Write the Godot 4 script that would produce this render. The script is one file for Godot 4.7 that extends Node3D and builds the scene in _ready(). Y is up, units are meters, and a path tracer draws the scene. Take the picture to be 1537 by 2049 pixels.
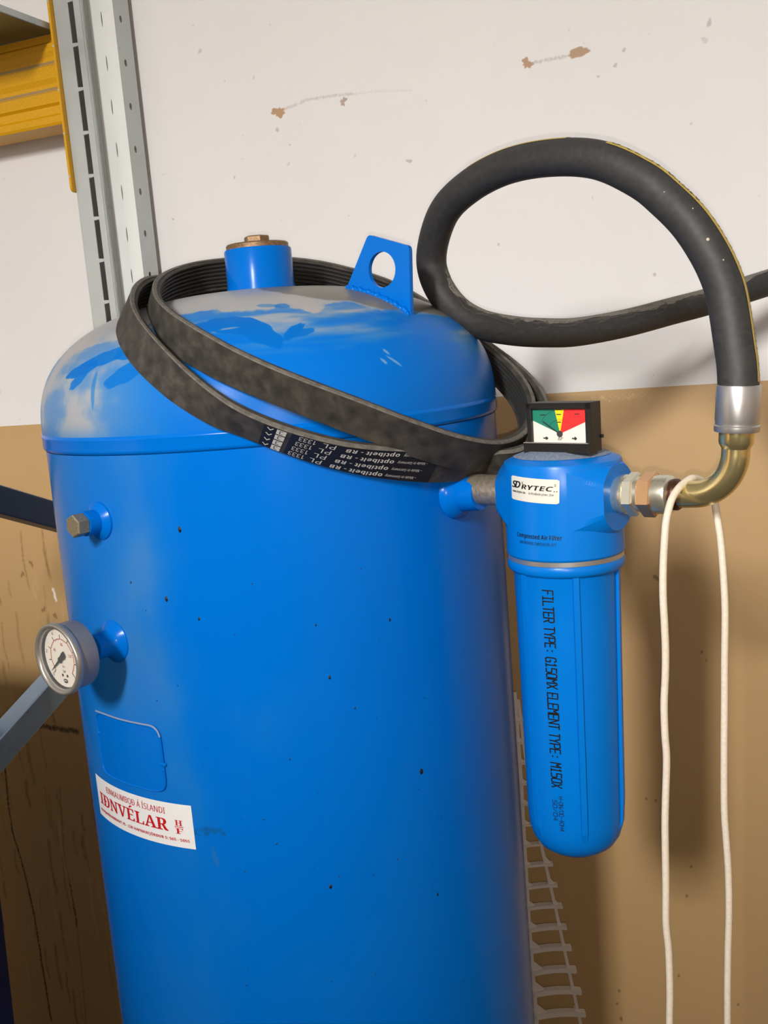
extends Node3D
# A blue compressed-air tank with its filter, hose, belts and gauge beside a two-tone wall.

const BELT_A_TOP := [Vector3(-0.2816, 1.3566, 0.5641), Vector3(-0.3005, 1.3683, 0.6142), Vector3(-0.3302, 1.3888, 0.6568), Vector3(-0.3655, 1.4108, 0.6869), Vector3(-0.3983, 1.4286, 0.7049), Vector3(-0.4301, 1.4449, 0.7148), Vector3(-0.4605, 1.4607, 0.7183), Vector3(-0.4857, 1.4743, 0.7166), Vector3(-0.5085, 1.4862, 0.7109), Vector3(-0.5330, 1.4973, 0.6967), Vector3(-0.5608, 1.5079, 0.6697), Vector3(-0.5893, 1.5189, 0.6342), Vector3(-0.6167, 1.5306, 0.5923), Vector3(-0.6403, 1.5421, 0.5465), Vector3(-0.6565, 1.5522, 0.5019), Vector3(-0.6614, 1.5601, 0.4646), Vector3(-0.6547, 1.5652, 0.4369), Vector3(-0.6360, 1.5671, 0.4162), Vector3(-0.6058, 1.5660, 0.3986), Vector3(-0.5719, 1.5620, 0.3838), Vector3(-0.5393, 1.5548, 0.3717), Vector3(-0.5088, 1.5450, 0.3620), Vector3(-0.4825, 1.5350, 0.3548), Vector3(-0.4581, 1.5232, 0.3498), Vector3(-0.4287, 1.5044, 0.3483), Vector3(-0.3904, 1.4773, 0.3537), Vector3(-0.3513, 1.4488, 0.3682), Vector3(-0.3195, 1.4258, 0.3890), Vector3(-0.2953, 1.4060, 0.4142), Vector3(-0.2790, 1.3869, 0.4430), Vector3(-0.2715, 1.3695, 0.4760), Vector3(-0.2725, 1.3578, 0.5160)]
const BELT_A_LOW := [Vector3(-0.3011, 1.3307, 0.5484), Vector3(-0.3214, 1.3414, 0.6002), Vector3(-0.3508, 1.3616, 0.6429), Vector3(-0.3860, 1.3832, 0.6735), Vector3(-0.4199, 1.4022, 0.6910), Vector3(-0.4528, 1.4193, 0.7008), Vector3(-0.4835, 1.4347, 0.7055), Vector3(-0.5086, 1.4477, 0.7048), Vector3(-0.5315, 1.4603, 0.6982), Vector3(-0.5565, 1.4736, 0.6812), Vector3(-0.5849, 1.4867, 0.6516), Vector3(-0.6137, 1.4989, 0.6151), Vector3(-0.6401, 1.5090, 0.5739), Vector3(-0.6607, 1.5166, 0.5305), Vector3(-0.6726, 1.5220, 0.4899), Vector3(-0.6739, 1.5267, 0.4557), Vector3(-0.6652, 1.5307, 0.4288), Vector3(-0.6455, 1.5326, 0.4069), Vector3(-0.6147, 1.5318, 0.3877), Vector3(-0.5805, 1.5280, 0.3721), Vector3(-0.5483, 1.5209, 0.3602), Vector3(-0.5187, 1.5110, 0.3513), Vector3(-0.4938, 1.5013, 0.3446), Vector3(-0.4713, 1.4903, 0.3392), Vector3(-0.4442, 1.4733, 0.3361), Vector3(-0.4084, 1.4486, 0.3393), Vector3(-0.3712, 1.4227, 0.3514), Vector3(-0.3404, 1.4020, 0.3702), Vector3(-0.3164, 1.3843, 0.3931), Vector3(-0.2986, 1.3665, 0.4193), Vector3(-0.2886, 1.3488, 0.4510), Vector3(-0.2892, 1.3347, 0.4942)]
const BELT_B_TOP := [Vector3(-0.2663, 1.3471, 0.5518), Vector3(-0.2885, 1.3459, 0.5558), Vector3(-0.3091, 1.3504, 0.5807), Vector3(-0.3296, 1.3568, 0.6163), Vector3(-0.3537, 1.3638, 0.6507), Vector3(-0.3779, 1.3720, 0.6795), Vector3(-0.4005, 1.3819, 0.6999), Vector3(-0.4276, 1.3953, 0.7170), Vector3(-0.4552, 1.4110, 0.7283), Vector3(-0.4780, 1.4261, 0.7308), Vector3(-0.5056, 1.4461, 0.7270), Vector3(-0.5354, 1.4678, 0.7156), Vector3(-0.5615, 1.4854, 0.6991), Vector3(-0.5856, 1.5005, 0.6766), Vector3(-0.6101, 1.5144, 0.6445), Vector3(-0.6357, 1.5294, 0.6000), Vector3(-0.6575, 1.5416, 0.5484), Vector3(-0.6721, 1.5481, 0.4990), Vector3(-0.6758, 1.5547, 0.4591), Vector3(-0.6683, 1.5598, 0.4305), Vector3(-0.6497, 1.5617, 0.4096), Vector3(-0.6156, 1.5605, 0.3899), Vector3(-0.5789, 1.5566, 0.3734), Vector3(-0.5447, 1.5496, 0.3601), Vector3(-0.5109, 1.5387, 0.3495), Vector3(-0.4832, 1.5292, 0.3420), Vector3(-0.4588, 1.5186, 0.3368), Vector3(-0.4289, 1.5006, 0.3347), Vector3(-0.3855, 1.4715, 0.3403), Vector3(-0.3419, 1.4411, 0.3572), Vector3(-0.3088, 1.4193, 0.3799), Vector3(-0.2832, 1.4000, 0.4070), Vector3(-0.2655, 1.3807, 0.4376), Vector3(-0.2577, 1.3623, 0.4718), Vector3(-0.2577, 1.3506, 0.5142)]
const BELT_B_LOW := [Vector3(-0.2797, 1.3199, 0.5311), Vector3(-0.3029, 1.3192, 0.5349), Vector3(-0.3216, 1.3217, 0.5612), Vector3(-0.3432, 1.3272, 0.5991), Vector3(-0.3708, 1.3366, 0.6327), Vector3(-0.3988, 1.3486, 0.6601), Vector3(-0.4245, 1.3614, 0.6807), Vector3(-0.4546, 1.3787, 0.6982), Vector3(-0.4848, 1.3976, 0.7108), Vector3(-0.5093, 1.4132, 0.7162), Vector3(-0.5382, 1.4334, 0.7152), Vector3(-0.5682, 1.4543, 0.7051), Vector3(-0.5930, 1.4705, 0.6871), Vector3(-0.6153, 1.4840, 0.6621), Vector3(-0.6383, 1.4962, 0.6291), Vector3(-0.6616, 1.5090, 0.5834), Vector3(-0.6795, 1.5175, 0.5319), Vector3(-0.6883, 1.5177, 0.4872), Vector3(-0.6879, 1.5208, 0.4509), Vector3(-0.6786, 1.5251, 0.4228), Vector3(-0.6592, 1.5271, 0.4004), Vector3(-0.6245, 1.5264, 0.3787), Vector3(-0.5875, 1.5226, 0.3615), Vector3(-0.5537, 1.5156, 0.3486), Vector3(-0.5207, 1.5047, 0.3387), Vector3(-0.4944, 1.4954, 0.3320), Vector3(-0.4717, 1.4856, 0.3264), Vector3(-0.4444, 1.4694, 0.3226), Vector3(-0.4036, 1.4428, 0.3259), Vector3(-0.3619, 1.4151, 0.3402), Vector3(-0.3298, 1.3954, 0.3612), Vector3(-0.3047, 1.3786, 0.3860), Vector3(-0.2854, 1.3606, 0.4138), Vector3(-0.2745, 1.3422, 0.4458), Vector3(-0.2712, 1.3271, 0.4895)]
const HOSE := [Vector3(-0.0559, 1.4112, 0.6361), Vector3(-0.0579, 1.4291, 0.6328), Vector3(-0.0626, 1.4649, 0.6275), Vector3(-0.0675, 1.4842, 0.6262), Vector3(-0.0765, 1.5055, 0.6253), Vector3(-0.0901, 1.5286, 0.6238), Vector3(-0.1077, 1.5493, 0.6177), Vector3(-0.1280, 1.5684, 0.6121), Vector3(-0.1637, 1.5901, 0.5993), Vector3(-0.2071, 1.6013, 0.5772), Vector3(-0.2583, 1.6052, 0.5433), Vector3(-0.3042, 1.5969, 0.5147), Vector3(-0.3430, 1.5788, 0.4848), Vector3(-0.3684, 1.5440, 0.4576), Vector3(-0.3683, 1.5147, 0.4516), Vector3(-0.3528, 1.4852, 0.4446), Vector3(-0.3303, 1.4663, 0.4296), Vector3(-0.3019, 1.4561, 0.4006), Vector3(-0.2735, 1.4510, 0.3674), Vector3(-0.2450, 1.4491, 0.3281), Vector3(-0.2008, 1.4544, 0.2754), Vector3(-0.1545, 1.4643, 0.2211), Vector3(-0.1155, 1.4725, 0.1811), Vector3(-0.0598, 1.4869, 0.1330), Vector3(0.0086, 1.5036, 0.0845), Vector3(0.1015, 1.5174, 0.0317)]
const CORD := [Vector3(-0.1333, 0.6115, 0.6675), Vector3(-0.1287, 0.7658, 0.6663), Vector3(-0.1259, 0.8410, 0.6665), Vector3(-0.1245, 0.8733, 0.6658), Vector3(-0.1243, 0.9110, 0.6647), Vector3(-0.1255, 0.9366, 0.6652), Vector3(-0.1244, 0.9735, 0.6638), Vector3(-0.1234, 1.0225, 0.6626), Vector3(-0.1221, 1.0500, 0.6617), Vector3(-0.1199, 1.0861, 0.6612), Vector3(-0.1203, 1.1086, 0.6618), Vector3(-0.1201, 1.1350, 0.6616), Vector3(-0.1182, 1.1611, 0.6607), Vector3(-0.1172, 1.1829, 0.6609), Vector3(-0.1171, 1.2046, 0.6615), Vector3(-0.1173, 1.2302, 0.6616), Vector3(-0.1164, 1.2552, 0.6601), Vector3(-0.1147, 1.2760, 0.6591), Vector3(-0.1134, 1.2900, 0.6562), Vector3(-0.1116, 1.2989, 0.6528), Vector3(-0.1094, 1.3071, 0.6471), Vector3(-0.1058, 1.3136, 0.6389), Vector3(-0.1023, 1.3170, 0.6292), Vector3(-0.0987, 1.3191, 0.6207), Vector3(-0.0960, 1.3198, 0.6150), Vector3(-0.0930, 1.3179, 0.6053), Vector3(-0.0895, 1.3142, 0.5957), Vector3(-0.0857, 1.3088, 0.5895), Vector3(-0.0827, 1.3019, 0.5883), Vector3(-0.0806, 1.2957, 0.5907), Vector3(-0.0783, 1.2802, 0.5946), Vector3(-0.0761, 1.2632, 0.5977), Vector3(-0.0745, 1.2374, 0.6004), Vector3(-0.0737, 1.2068, 0.6020), Vector3(-0.0742, 1.1846, 0.6028), Vector3(-0.0753, 1.1577, 0.6035), Vector3(-0.0763, 1.1216, 0.6046), Vector3(-0.0777, 1.0765, 0.6075), Vector3(-0.0790, 1.0229, 0.6085), Vector3(-0.0783, 0.9950, 0.6086), Vector3(-0.0773, 0.9628, 0.6083), Vector3(-0.0776, 0.9246, 0.6095), Vector3(-0.0795, 0.8850, 0.6106), Vector3(-0.0809, 0.8461, 0.6124), Vector3(-0.0818, 0.8127, 0.6131), Vector3(-0.0838, 0.7356, 0.6140), Vector3(-0.0872, 0.5761, 0.6155)]
const GRID_RIGHT := [Vector3(-0.3976, 0.9371, 0.1405), Vector3(-0.3916, 0.8304, 0.1379), Vector3(-0.3810, 0.7287, 0.1334), Vector3(-0.3657, 0.6163, 0.1270), Vector3(-0.3518, 0.5097, 0.1211), Vector3(-0.3396, 0.4184, 0.1159), Vector3(-0.3224, 0.2891, 0.1086)]
const GRID_LEFT := [Vector3(-0.4022, 0.9487, 0.1425), Vector3(-0.4013, 0.8236, 0.1421), Vector3(-0.4020, 0.7142, 0.1424), Vector3(-0.4027, 0.6038, 0.1427), Vector3(-0.4018, 0.5064, 0.1423), Vector3(-0.4007, 0.4244, 0.1418), Vector3(-0.3991, 0.2968, 0.1411)]
const RUNG_TIP := [Vector3(-0.3923, 0.9057, 0.1383), Vector3(-0.3885, 0.8744, 0.1366), Vector3(-0.3846, 0.8427, 0.1350), Vector3(-0.3807, 0.8109, 0.1333), Vector3(-0.3768, 0.7789, 0.1317), Vector3(-0.3728, 0.7466, 0.1300), Vector3(-0.3689, 0.7142, 0.1283), Vector3(-0.3651, 0.6815, 0.1267), Vector3(-0.3607, 0.6478, 0.1248), Vector3(-0.3556, 0.6137, 0.1227), Vector3(-0.3514, 0.5795, 0.1209), Vector3(-0.3467, 0.5450, 0.1189), Vector3(-0.3415, 0.5087, 0.1167), Vector3(-0.3363, 0.4728, 0.1145), Vector3(-0.3325, 0.4356, 0.1129), Vector3(-0.3276, 0.3984, 0.1108), Vector3(-0.3227, 0.3609, 0.1087), Vector3(-0.3177, 0.3232, 0.1066)]
const RUNG_ROOT := [Vector3(-0.4016, 0.9036, 0.1422), Vector3(-0.4016, 0.8725, 0.1422), Vector3(-0.4016, 0.8413, 0.1422), Vector3(-0.4016, 0.8098, 0.1422), Vector3(-0.4017, 0.7782, 0.1422), Vector3(-0.4017, 0.7463, 0.1422), Vector3(-0.4017, 0.7142, 0.1422), Vector3(-0.4025, 0.6819, 0.1426), Vector3(-0.4016, 0.6477, 0.1422), Vector3(-0.4017, 0.6150, 0.1422), Vector3(-0.4020, 0.5796, 0.1423), Vector3(-0.4011, 0.5459, 0.1420), Vector3(-0.4009, 0.5099, 0.1419), Vector3(-0.4014, 0.4751, 0.1421), Vector3(-0.4007, 0.4377, 0.1418), Vector3(-0.3999, 0.4010, 0.1414), Vector3(-0.3990, 0.3639, 0.1411), Vector3(-0.3982, 0.3266, 0.1407)]

const TX := -0.5668
const TZ := 0.4718
const TR := 0.25
const AZ_PIPE := 18.0
const LINE := 1.3626
const LAMP := 3.2
const FLASH := 0.36

# ------------------------------------------------------------------ mesh building
class MB:
	var v := PackedVector3Array()
	var n := PackedVector3Array()
	var uv := PackedVector2Array()

	func tri(a: Vector3, b: Vector3, c: Vector3, na: Vector3, nb: Vector3, nc: Vector3, ua := Vector2(), ub := Vector2(), uc := Vector2()) -> void:
		if (b - a).cross(c - a).dot(na + nb + nc) > 0.0:
			v.append(a); v.append(c); v.append(b)
			n.append(na); n.append(nc); n.append(nb)
			uv.append(ua); uv.append(uc); uv.append(ub)
		else:
			v.append(a); v.append(b); v.append(c)
			n.append(na); n.append(nb); n.append(nc)
			uv.append(ua); uv.append(ub); uv.append(uc)

	func flat(a: Vector3, b: Vector3, c: Vector3, hint: Vector3) -> void:
		var g := (b - a).cross(c - a).normalized()
		if g.dot(hint) < 0.0:
			g = -g
		tri(a, b, c, g, g, g)

	func quadf(a: Vector3, b: Vector3, c: Vector3, d: Vector3, hint: Vector3) -> void:
		flat(a, b, c, hint)
		flat(a, c, d, hint)

	func quad(a: Vector3, b: Vector3, c: Vector3, d: Vector3, na: Vector3, nb: Vector3, nc: Vector3, nd: Vector3, ua := Vector2(), ub := Vector2(), uc := Vector2(), ud := Vector2()) -> void:
		tri(a, b, c, na, nb, nc, ua, ub, uc)
		tri(a, c, d, na, nc, nd, ua, uc, ud)

	func mesh() -> ArrayMesh:
		var a := []
		a.resize(Mesh.ARRAY_MAX)
		a[Mesh.ARRAY_VERTEX] = v
		a[Mesh.ARRAY_NORMAL] = n
		a[Mesh.ARRAY_TEX_UV] = uv
		var m := ArrayMesh.new()
		m.add_surface_from_arrays(Mesh.PRIMITIVE_TRIANGLES, a)
		return m

	# profile of (radius, height), walked upwards on the outside
	func lathe(p: Array, seg: int, xf := Transform3D(), crease := 0.6, a0 := 0.0, a1 := TAU) -> MB:
		var cnt := p.size()
		var sn := []
		var arc := [0.0]
		for i in cnt - 1:
			var d: Vector2 = p[i + 1] - p[i]
			sn.append(Vector2(d.y, -d.x).normalized())
			arc.append(arc[i] + d.length())
		var tot: float = maxf(arc[cnt - 1], 1e-6)
		for i in cnt - 1:
			var m0: Vector2 = sn[i]
			var m1: Vector2 = sn[i]
			if i > 0 and absf(sn[i].angle_to(sn[i - 1])) < crease:
				m0 = (sn[i] + sn[i - 1]).normalized()
			if i < cnt - 2 and absf(sn[i].angle_to(sn[i + 1])) < crease:
				m1 = (sn[i] + sn[i + 1]).normalized()
			var va: float = arc[i] / tot
			var vb: float = arc[i + 1] / tot
			for k in seg:
				var t0 := a0 + (a1 - a0) * k / seg
				var t1 := a0 + (a1 - a0) * (k + 1) / seg
				var c0 := Vector3(cos(t0), 0, sin(t0))
				var c1 := Vector3(cos(t1), 0, sin(t1))
				var lo: Vector2 = p[i]
				var hi: Vector2 = p[i + 1]
				quad(xf * (c0 * lo.x + Vector3.UP * lo.y), xf * (c1 * lo.x + Vector3.UP * lo.y), xf * (c1 * hi.x + Vector3.UP * hi.y), xf * (c0 * hi.x + Vector3.UP * hi.y),
					xf.basis * (c0 * m0.x + Vector3.UP * m0.y), xf.basis * (c1 * m0.x + Vector3.UP * m0.y), xf.basis * (c1 * m1.x + Vector3.UP * m1.y), xf.basis * (c0 * m1.x + Vector3.UP * m1.y),
					Vector2(float(k) / seg, va), Vector2(float(k + 1) / seg, va), Vector2(float(k + 1) / seg, vb), Vector2(float(k) / seg, vb))
		return self

	# polygon in xy, extruded along +z by depth, with a bevel on both faces
	func prism(poly: Array, depth: float, xf := Transform3D(), bevel := 0.0, smooth := false) -> MB:
		var cnt := poly.size()
		var area := 0.0
		for i in cnt:
			area += poly[i].cross(poly[(i + 1) % cnt])
		var p := poly.duplicate()
		if area < 0.0:
			p.reverse()
		var en := []
		for i in cnt:
			var d: Vector2 = (p[(i + 1) % cnt] - p[i]).normalized()
			en.append(Vector2(d.y, -d.x))
		var inset := PackedVector2Array()
		var vn := []
		for i in cnt:
			var e0: Vector2 = en[(i - 1 + cnt) % cnt]
			var e1: Vector2 = en[i]
			var m := (e0 + e1).normalized()
			vn.append(m)
			inset.append(p[i] - m * bevel / maxf(m.dot(e1), 0.3))
		for i in cnt:
			var j := (i + 1) % cnt
			var n0: Vector2 = vn[i] if smooth else en[i]
			var n1: Vector2 = vn[j] if smooth else en[i]
			var w0 := Vector3(n0.x, n0.y, 0)
			var w1 := Vector3(n1.x, n1.y, 0)
			var a: Vector2 = p[i]
			var b: Vector2 = p[j]
			quad(xf * Vector3(a.x, a.y, bevel), xf * Vector3(b.x, b.y, bevel), xf * Vector3(b.x, b.y, depth - bevel), xf * Vector3(a.x, a.y, depth - bevel), xf.basis * w0, xf.basis * w1, xf.basis * w1, xf.basis * w0)
			if bevel > 0.0:
				for s in [0, 1]:
					var z0: float = bevel if s == 0 else depth - bevel
					var z1: float = 0.0 if s == 0 else depth
					var tilt := Vector3(0, 0, -1 if s == 0 else 1)
					quad(xf * Vector3(a.x, a.y, z0), xf * Vector3(b.x, b.y, z0), xf * Vector3(inset[j].x, inset[j].y, z1), xf * Vector3(inset[i].x, inset[i].y, z1),
						xf.basis * (w0 + tilt).normalized(), xf.basis * (w1 + tilt).normalized(), xf.basis * (w1 + tilt).normalized(), xf.basis * (w0 + tilt).normalized())
		var idx := Geometry2D.triangulate_polygon(inset)
		for t in range(0, idx.size(), 3):
			for s in [0, 1]:
				var z: float = 0.0 if s == 0 else depth
				var nn := xf.basis * Vector3(0, 0, -1 if s == 0 else 1)
				tri(xf * Vector3(inset[idx[t]].x, inset[idx[t]].y, z), xf * Vector3(inset[idx[t + 1]].x, inset[idx[t + 1]].y, z), xf * Vector3(inset[idx[t + 2]].x, inset[idx[t + 2]].y, z), nn, nn, nn)
		return self

	func box(at: Vector3, size: Vector3, bevel := 0.002, basis := Basis()) -> MB:
		var h := size / 2.0
		var poly := [Vector2(-h.x, -h.y), Vector2(h.x, -h.y), Vector2(h.x, h.y), Vector2(-h.x, h.y)]
		return prism(poly, size.z, Transform3D(basis, at - basis * Vector3(0, 0, h.z)), bevel)

	# plate with one hole: outer polygon and hole ring, both sampled by angle round the hole centre
	func holed(outer: Array, centre: Vector2, rx: float, ry: float, depth: float, xf: Transform3D, cnt := 48) -> MB:
		var ang := []
		for i in cnt:
			ang.append(TAU * i / cnt)
		for q in outer:
			ang.append(fposmod((q - centre).angle(), TAU))
		ang.sort()
		var o := []
		var h := []
		for a in ang:
			var dir := Vector2(cos(a), sin(a))
			var best := 1e9
			for i in outer.size():
				var hit = Geometry2D.segment_intersects_segment(centre, centre + dir * 10.0, outer[i], outer[(i + 1) % outer.size()])
				if hit != null:
					best = minf(best, centre.distance_to(hit))
			if best > 1e8:
				for q in outer:
					if absf(angle_difference((q - centre).angle(), a)) < 1e-4:
						best = centre.distance_to(q)
			o.append(centre + dir * best)
			h.append(centre + Vector2(dir.x * rx, dir.y * ry))
		var k := ang.size()
		for i in k:
			var j := (i + 1) % k
			if absf(ang[i] - ang[j]) < 1e-6:
				continue
			for z in [0.0, depth]:
				var nn := Vector3(0, 0, -1.0 if z == 0.0 else 1.0)
				quadf(xf * Vector3(o[i].x, o[i].y, z), xf * Vector3(o[j].x, o[j].y, z), xf * Vector3(h[j].x, h[j].y, z), xf * Vector3(h[i].x, h[i].y, z), xf.basis * nn)
			var mo: Vector2 = (o[i] + o[j]) / 2.0 - centre
			quadf(xf * Vector3(o[i].x, o[i].y, 0), xf * Vector3(o[j].x, o[j].y, 0), xf * Vector3(o[j].x, o[j].y, depth), xf * Vector3(o[i].x, o[i].y, depth), xf.basis * Vector3(mo.x, mo.y, 0))
			var mh: Vector2 = centre - (h[i] + h[j]) / 2.0
			quadf(xf * Vector3(h[i].x, h[i].y, 0), xf * Vector3(h[j].x, h[j].y, 0), xf * Vector3(h[j].x, h[j].y, depth), xf * Vector3(h[i].x, h[i].y, depth), xf.basis * Vector3(mh.x, mh.y, 0))
		return self

	# round tube along points; r is a number or one number a point
	func tube(p: Array, r, sides := 16, capped := true) -> MB:
		var cnt := p.size()
		var t := []
		for i in cnt:
			t.append((p[mini(i + 1, cnt - 1)] - p[maxi(i - 1, 0)]).normalized())
		var u: Vector3 = t[0].cross(Vector3(0.31, 0.2, 0.93)).normalized()
		var rings := []
		var norms := []
		var len := 0.0
		var lens := []
		for i in cnt:
			if i > 0:
				len += p[i].distance_to(p[i - 1])
			lens.append(len)
			u = (u - t[i] * u.dot(t[i])).normalized()
			var w: Vector3 = t[i].cross(u)
			var ring := []
			var nr := []
			var rad: float = r if r is float else r[i]
			for k in sides:
				var a := TAU * k / sides
				var d := u * cos(a) + w * sin(a)
				nr.append(d)
				ring.append(p[i] + d * rad)
			rings.append(ring)
			norms.append(nr)
		for i in cnt - 1:
			for k in sides:
				var k1 := (k + 1) % sides
				quad(rings[i][k], rings[i][k1], rings[i + 1][k1], rings[i + 1][k], norms[i][k], norms[i][k1], norms[i + 1][k1], norms[i + 1][k],
					Vector2(float(k) / sides, lens[i]), Vector2(float(k + 1) / sides, lens[i]), Vector2(float(k + 1) / sides, lens[i + 1]), Vector2(float(k) / sides, lens[i + 1]))
		if capped:
			for k in sides:
				var k1 := (k + 1) % sides
				flat(p[0], rings[0][k], rings[0][k1], -t[0])
				flat(p[cnt - 1], rings[cnt - 1][k], rings[cnt - 1][k1], t[cnt - 1])
		return self


func catmull(p: Array, sub: int, closed := false) -> Array:
	var out := []
	var cnt := p.size()
	var last := cnt if closed else cnt - 1
	for i in last:
		var a: Vector3 = p[(i - 1 + cnt) % cnt] if closed or i > 0 else p[0] * 2.0 - p[1]
		var b: Vector3 = p[i]
		var c: Vector3 = p[(i + 1) % cnt]
		var d: Vector3 = p[(i + 2) % cnt] if closed or i + 2 < cnt else c * 2.0 - b
		for k in sub:
			out.append(b.cubic_interpolate(c, a, d, float(k) / sub))
	if not closed:
		out.append(p[cnt - 1])
	return out


# ------------------------------------------------------------------ nodes
func put(called: String, mb, m: Material, parent: Node3D) -> MeshInstance3D:
	var o := MeshInstance3D.new()
	o.name = called
	o.mesh = mb.mesh() if mb is MB else mb
	o.material_override = m
	parent.add_child(o, true)
	return o


func thing(called: String, label: String, category: String, at := Vector3.ZERO, basis := Basis()) -> Node3D:
	var o := Node3D.new()
	o.name = called
	o.transform = Transform3D(basis, at)
	o.set_meta("label", label)
	o.set_meta("category", category)
	add_child(o, true)
	return o


func dir_az(deg: float) -> Vector3:
	return Vector3(cos(deg_to_rad(deg)), 0, sin(deg_to_rad(deg)))


# basis whose y axis points along d, z axis as near to up as it can be
func along(d: Vector3) -> Basis:
	var y := d.normalized()
	var up := Vector3.UP if absf(y.y) < 0.9 else Vector3.BACK
	var x := y.cross(up).normalized()
	return Basis(x, y, x.cross(y))


func hexagon(flats: float, turn := 0.0) -> Array:
	var p := []
	for k in 6:
		var a := TAU * k / 6.0 + turn
		p.append(Vector2(cos(a), sin(a)) * flats / sqrt(3.0))
	return p


func rounded(poly: Array, r: float, steps := 5) -> Array:
	var out := []
	var cnt := poly.size()
	for i in cnt:
		var p: Vector2 = poly[i]
		var a: Vector2 = (poly[(i - 1 + cnt) % cnt] - p).normalized()
		var b: Vector2 = (poly[(i + 1) % cnt] - p).normalized()
		var cut := r / tan(acos(clampf(a.dot(b), -0.99, 0.99)) / 2.0)
		for k in steps + 1:
			var t := float(k) / steps
			var q0 := p + a * cut
			var q2 := p + b * cut
			out.append(q0.lerp(p, t).lerp(p.lerp(q2, t), t))
	return out


# ------------------------------------------------------------------ materials
func mat(c: Color, rough: float, metal := 0.0) -> StandardMaterial3D:
	var m := StandardMaterial3D.new()
	m.albedo_color = c
	m.roughness = rough
	m.metallic = metal
	return m


func speckle(m: StandardMaterial3D, scale: float, lo: Color, hi: Color, seed_: int, freq := 0.02, octaves := 4) -> StandardMaterial3D:
	var f := FastNoiseLite.new()
	f.seed = seed_
	f.frequency = freq
	f.fractal_octaves = octaves
	var t := NoiseTexture2D.new()
	t.width = 512
	t.height = 512
	t.seamless = true
	t.noise = f
	var g := Gradient.new()
	g.set_color(0, lo)
	g.set_color(1, hi)
	t.color_ramp = g
	m.albedo_texture = t
	m.albedo_color = Color.WHITE
	m.uv1_triplanar = true
	m.uv1_scale = Vector3.ONE * scale
	return m


func brushed(m: StandardMaterial3D, scale: float, lo: float, hi: float, seed_: int, freq := 0.01) -> StandardMaterial3D:
	var f := FastNoiseLite.new()
	f.seed = seed_
	f.frequency = freq
	f.fractal_octaves = 4
	var t := NoiseTexture2D.new()
	t.width = 256
	t.height = 256
	t.seamless = true
	t.noise = f
	var g := Gradient.new()
	g.set_color(0, Color(lo, lo, lo))
	g.set_color(1, Color(hi, hi, hi))
	t.color_ramp = g
	m.roughness = 1.0
	m.roughness_texture = t
	m.uv1_triplanar = true
	m.uv1_scale = Vector3.ONE * scale
	return m


var blue: StandardMaterial3D
var filter_blue: StandardMaterial3D
var rubber: StandardMaterial3D
var galv: StandardMaterial3D
var zinc: StandardMaterial3D
var gold: StandardMaterial3D
var steel: StandardMaterial3D
var black: StandardMaterial3D
var ink: StandardMaterial3D
var white_ink: StandardMaterial3D
var red_ink: StandardMaterial3D
var paper: StandardMaterial3D
var sans: SystemFont
var sans_bold: SystemFont
var serif_bold: SystemFont


func font(names: Array, weight := 400) -> SystemFont:
	var f := SystemFont.new()
	f.font_names = PackedStringArray(names)
	f.font_weight = weight
	return f


# lettering: flat glyphs stretched to w by h (centre at 0, 0) and laid on a surface by lay(Vector2) -> [point, normal]
func lettering(s: String, f: Font, w: float, h: float, lay: Callable) -> MB:
	var t := TextMesh.new()
	t.text = s
	t.font = f
	t.font_size = 48
	t.pixel_size = 0.01
	t.depth = 0.0
	t.curve_step = 1.5
	var a := t.get_mesh_arrays()
	var pts: PackedVector3Array = a[Mesh.ARRAY_VERTEX]
	var idx: PackedInt32Array = a[Mesh.ARRAY_INDEX] if a[Mesh.ARRAY_INDEX] != null else PackedInt32Array(range(pts.size()))
	var lo := Vector2(1e9, 1e9)
	var hi := -lo
	for p in pts:
		lo = lo.min(Vector2(p.x, p.y))
		hi = hi.max(Vector2(p.x, p.y))
	var mb := MB.new()
	for i in range(0, idx.size(), 3):
		var q := []
		for k in 3:
			var p := pts[idx[i + k]]
			q.append(lay.call(Vector2((p.x - lo.x) / (hi.x - lo.x) - 0.5, (p.y - lo.y) / (hi.y - lo.y) - 0.5) * Vector2(w, h)))
		mb.tri(q[0][0], q[1][0], q[2][0], q[0][1], q[1][1], q[2][1])
	return mb


# strokes: polylines of Vector2 with a width, laid on a surface
func strokes(lines: Array, width: float, lay: Callable) -> MB:
	var mb := MB.new()
	for l in lines:
		for i in l.size() - 1:
			var d: Vector2 = (l[i + 1] - l[i]).normalized()
			var s := Vector2(-d.y, d.x) * width / 2.0
			var a: Vector2 = l[i] - d * width * 0.35
			var b: Vector2 = l[i + 1] + d * width * 0.35
			var q := []
			for c in [a - s, b - s, b + s, a + s]:
				q.append(lay.call(c))
			mb.quad(q[0][0], q[1][0], q[2][0], q[3][0], q[0][1], q[1][1], q[2][1], q[3][1])
	return mb


# a thin sheet w by h on a surface, as a grid
func sheet(w: float, h: float, nx: int, ny: int, lay: Callable, corner := 0.0) -> MB:
	var mb := MB.new()
	for i in nx:
		for j in ny:
			var q := []
			for c in [[0, 0], [1, 0], [1, 1], [0, 1]]:
				var fx := float(i + c[0]) / nx
				var fy := float(j + c[1]) / ny
				var p := Vector2((fx - 0.5) * w, (fy - 0.5) * h)
				if corner > 0.0:
					var ex := w / 2.0 - absf(p.x)
					if ex < corner:
						var lim := h / 2.0 - corner + sqrt(maxf(corner * corner - (corner - ex) * (corner - ex), 0.0))
						p.y *= lim / (h / 2.0)
				q.append(lay.call(p))
			mb.quad(q[0][0], q[1][0], q[2][0], q[3][0], q[0][1], q[1][1], q[2][1], q[3][1])
	return mb


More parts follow.
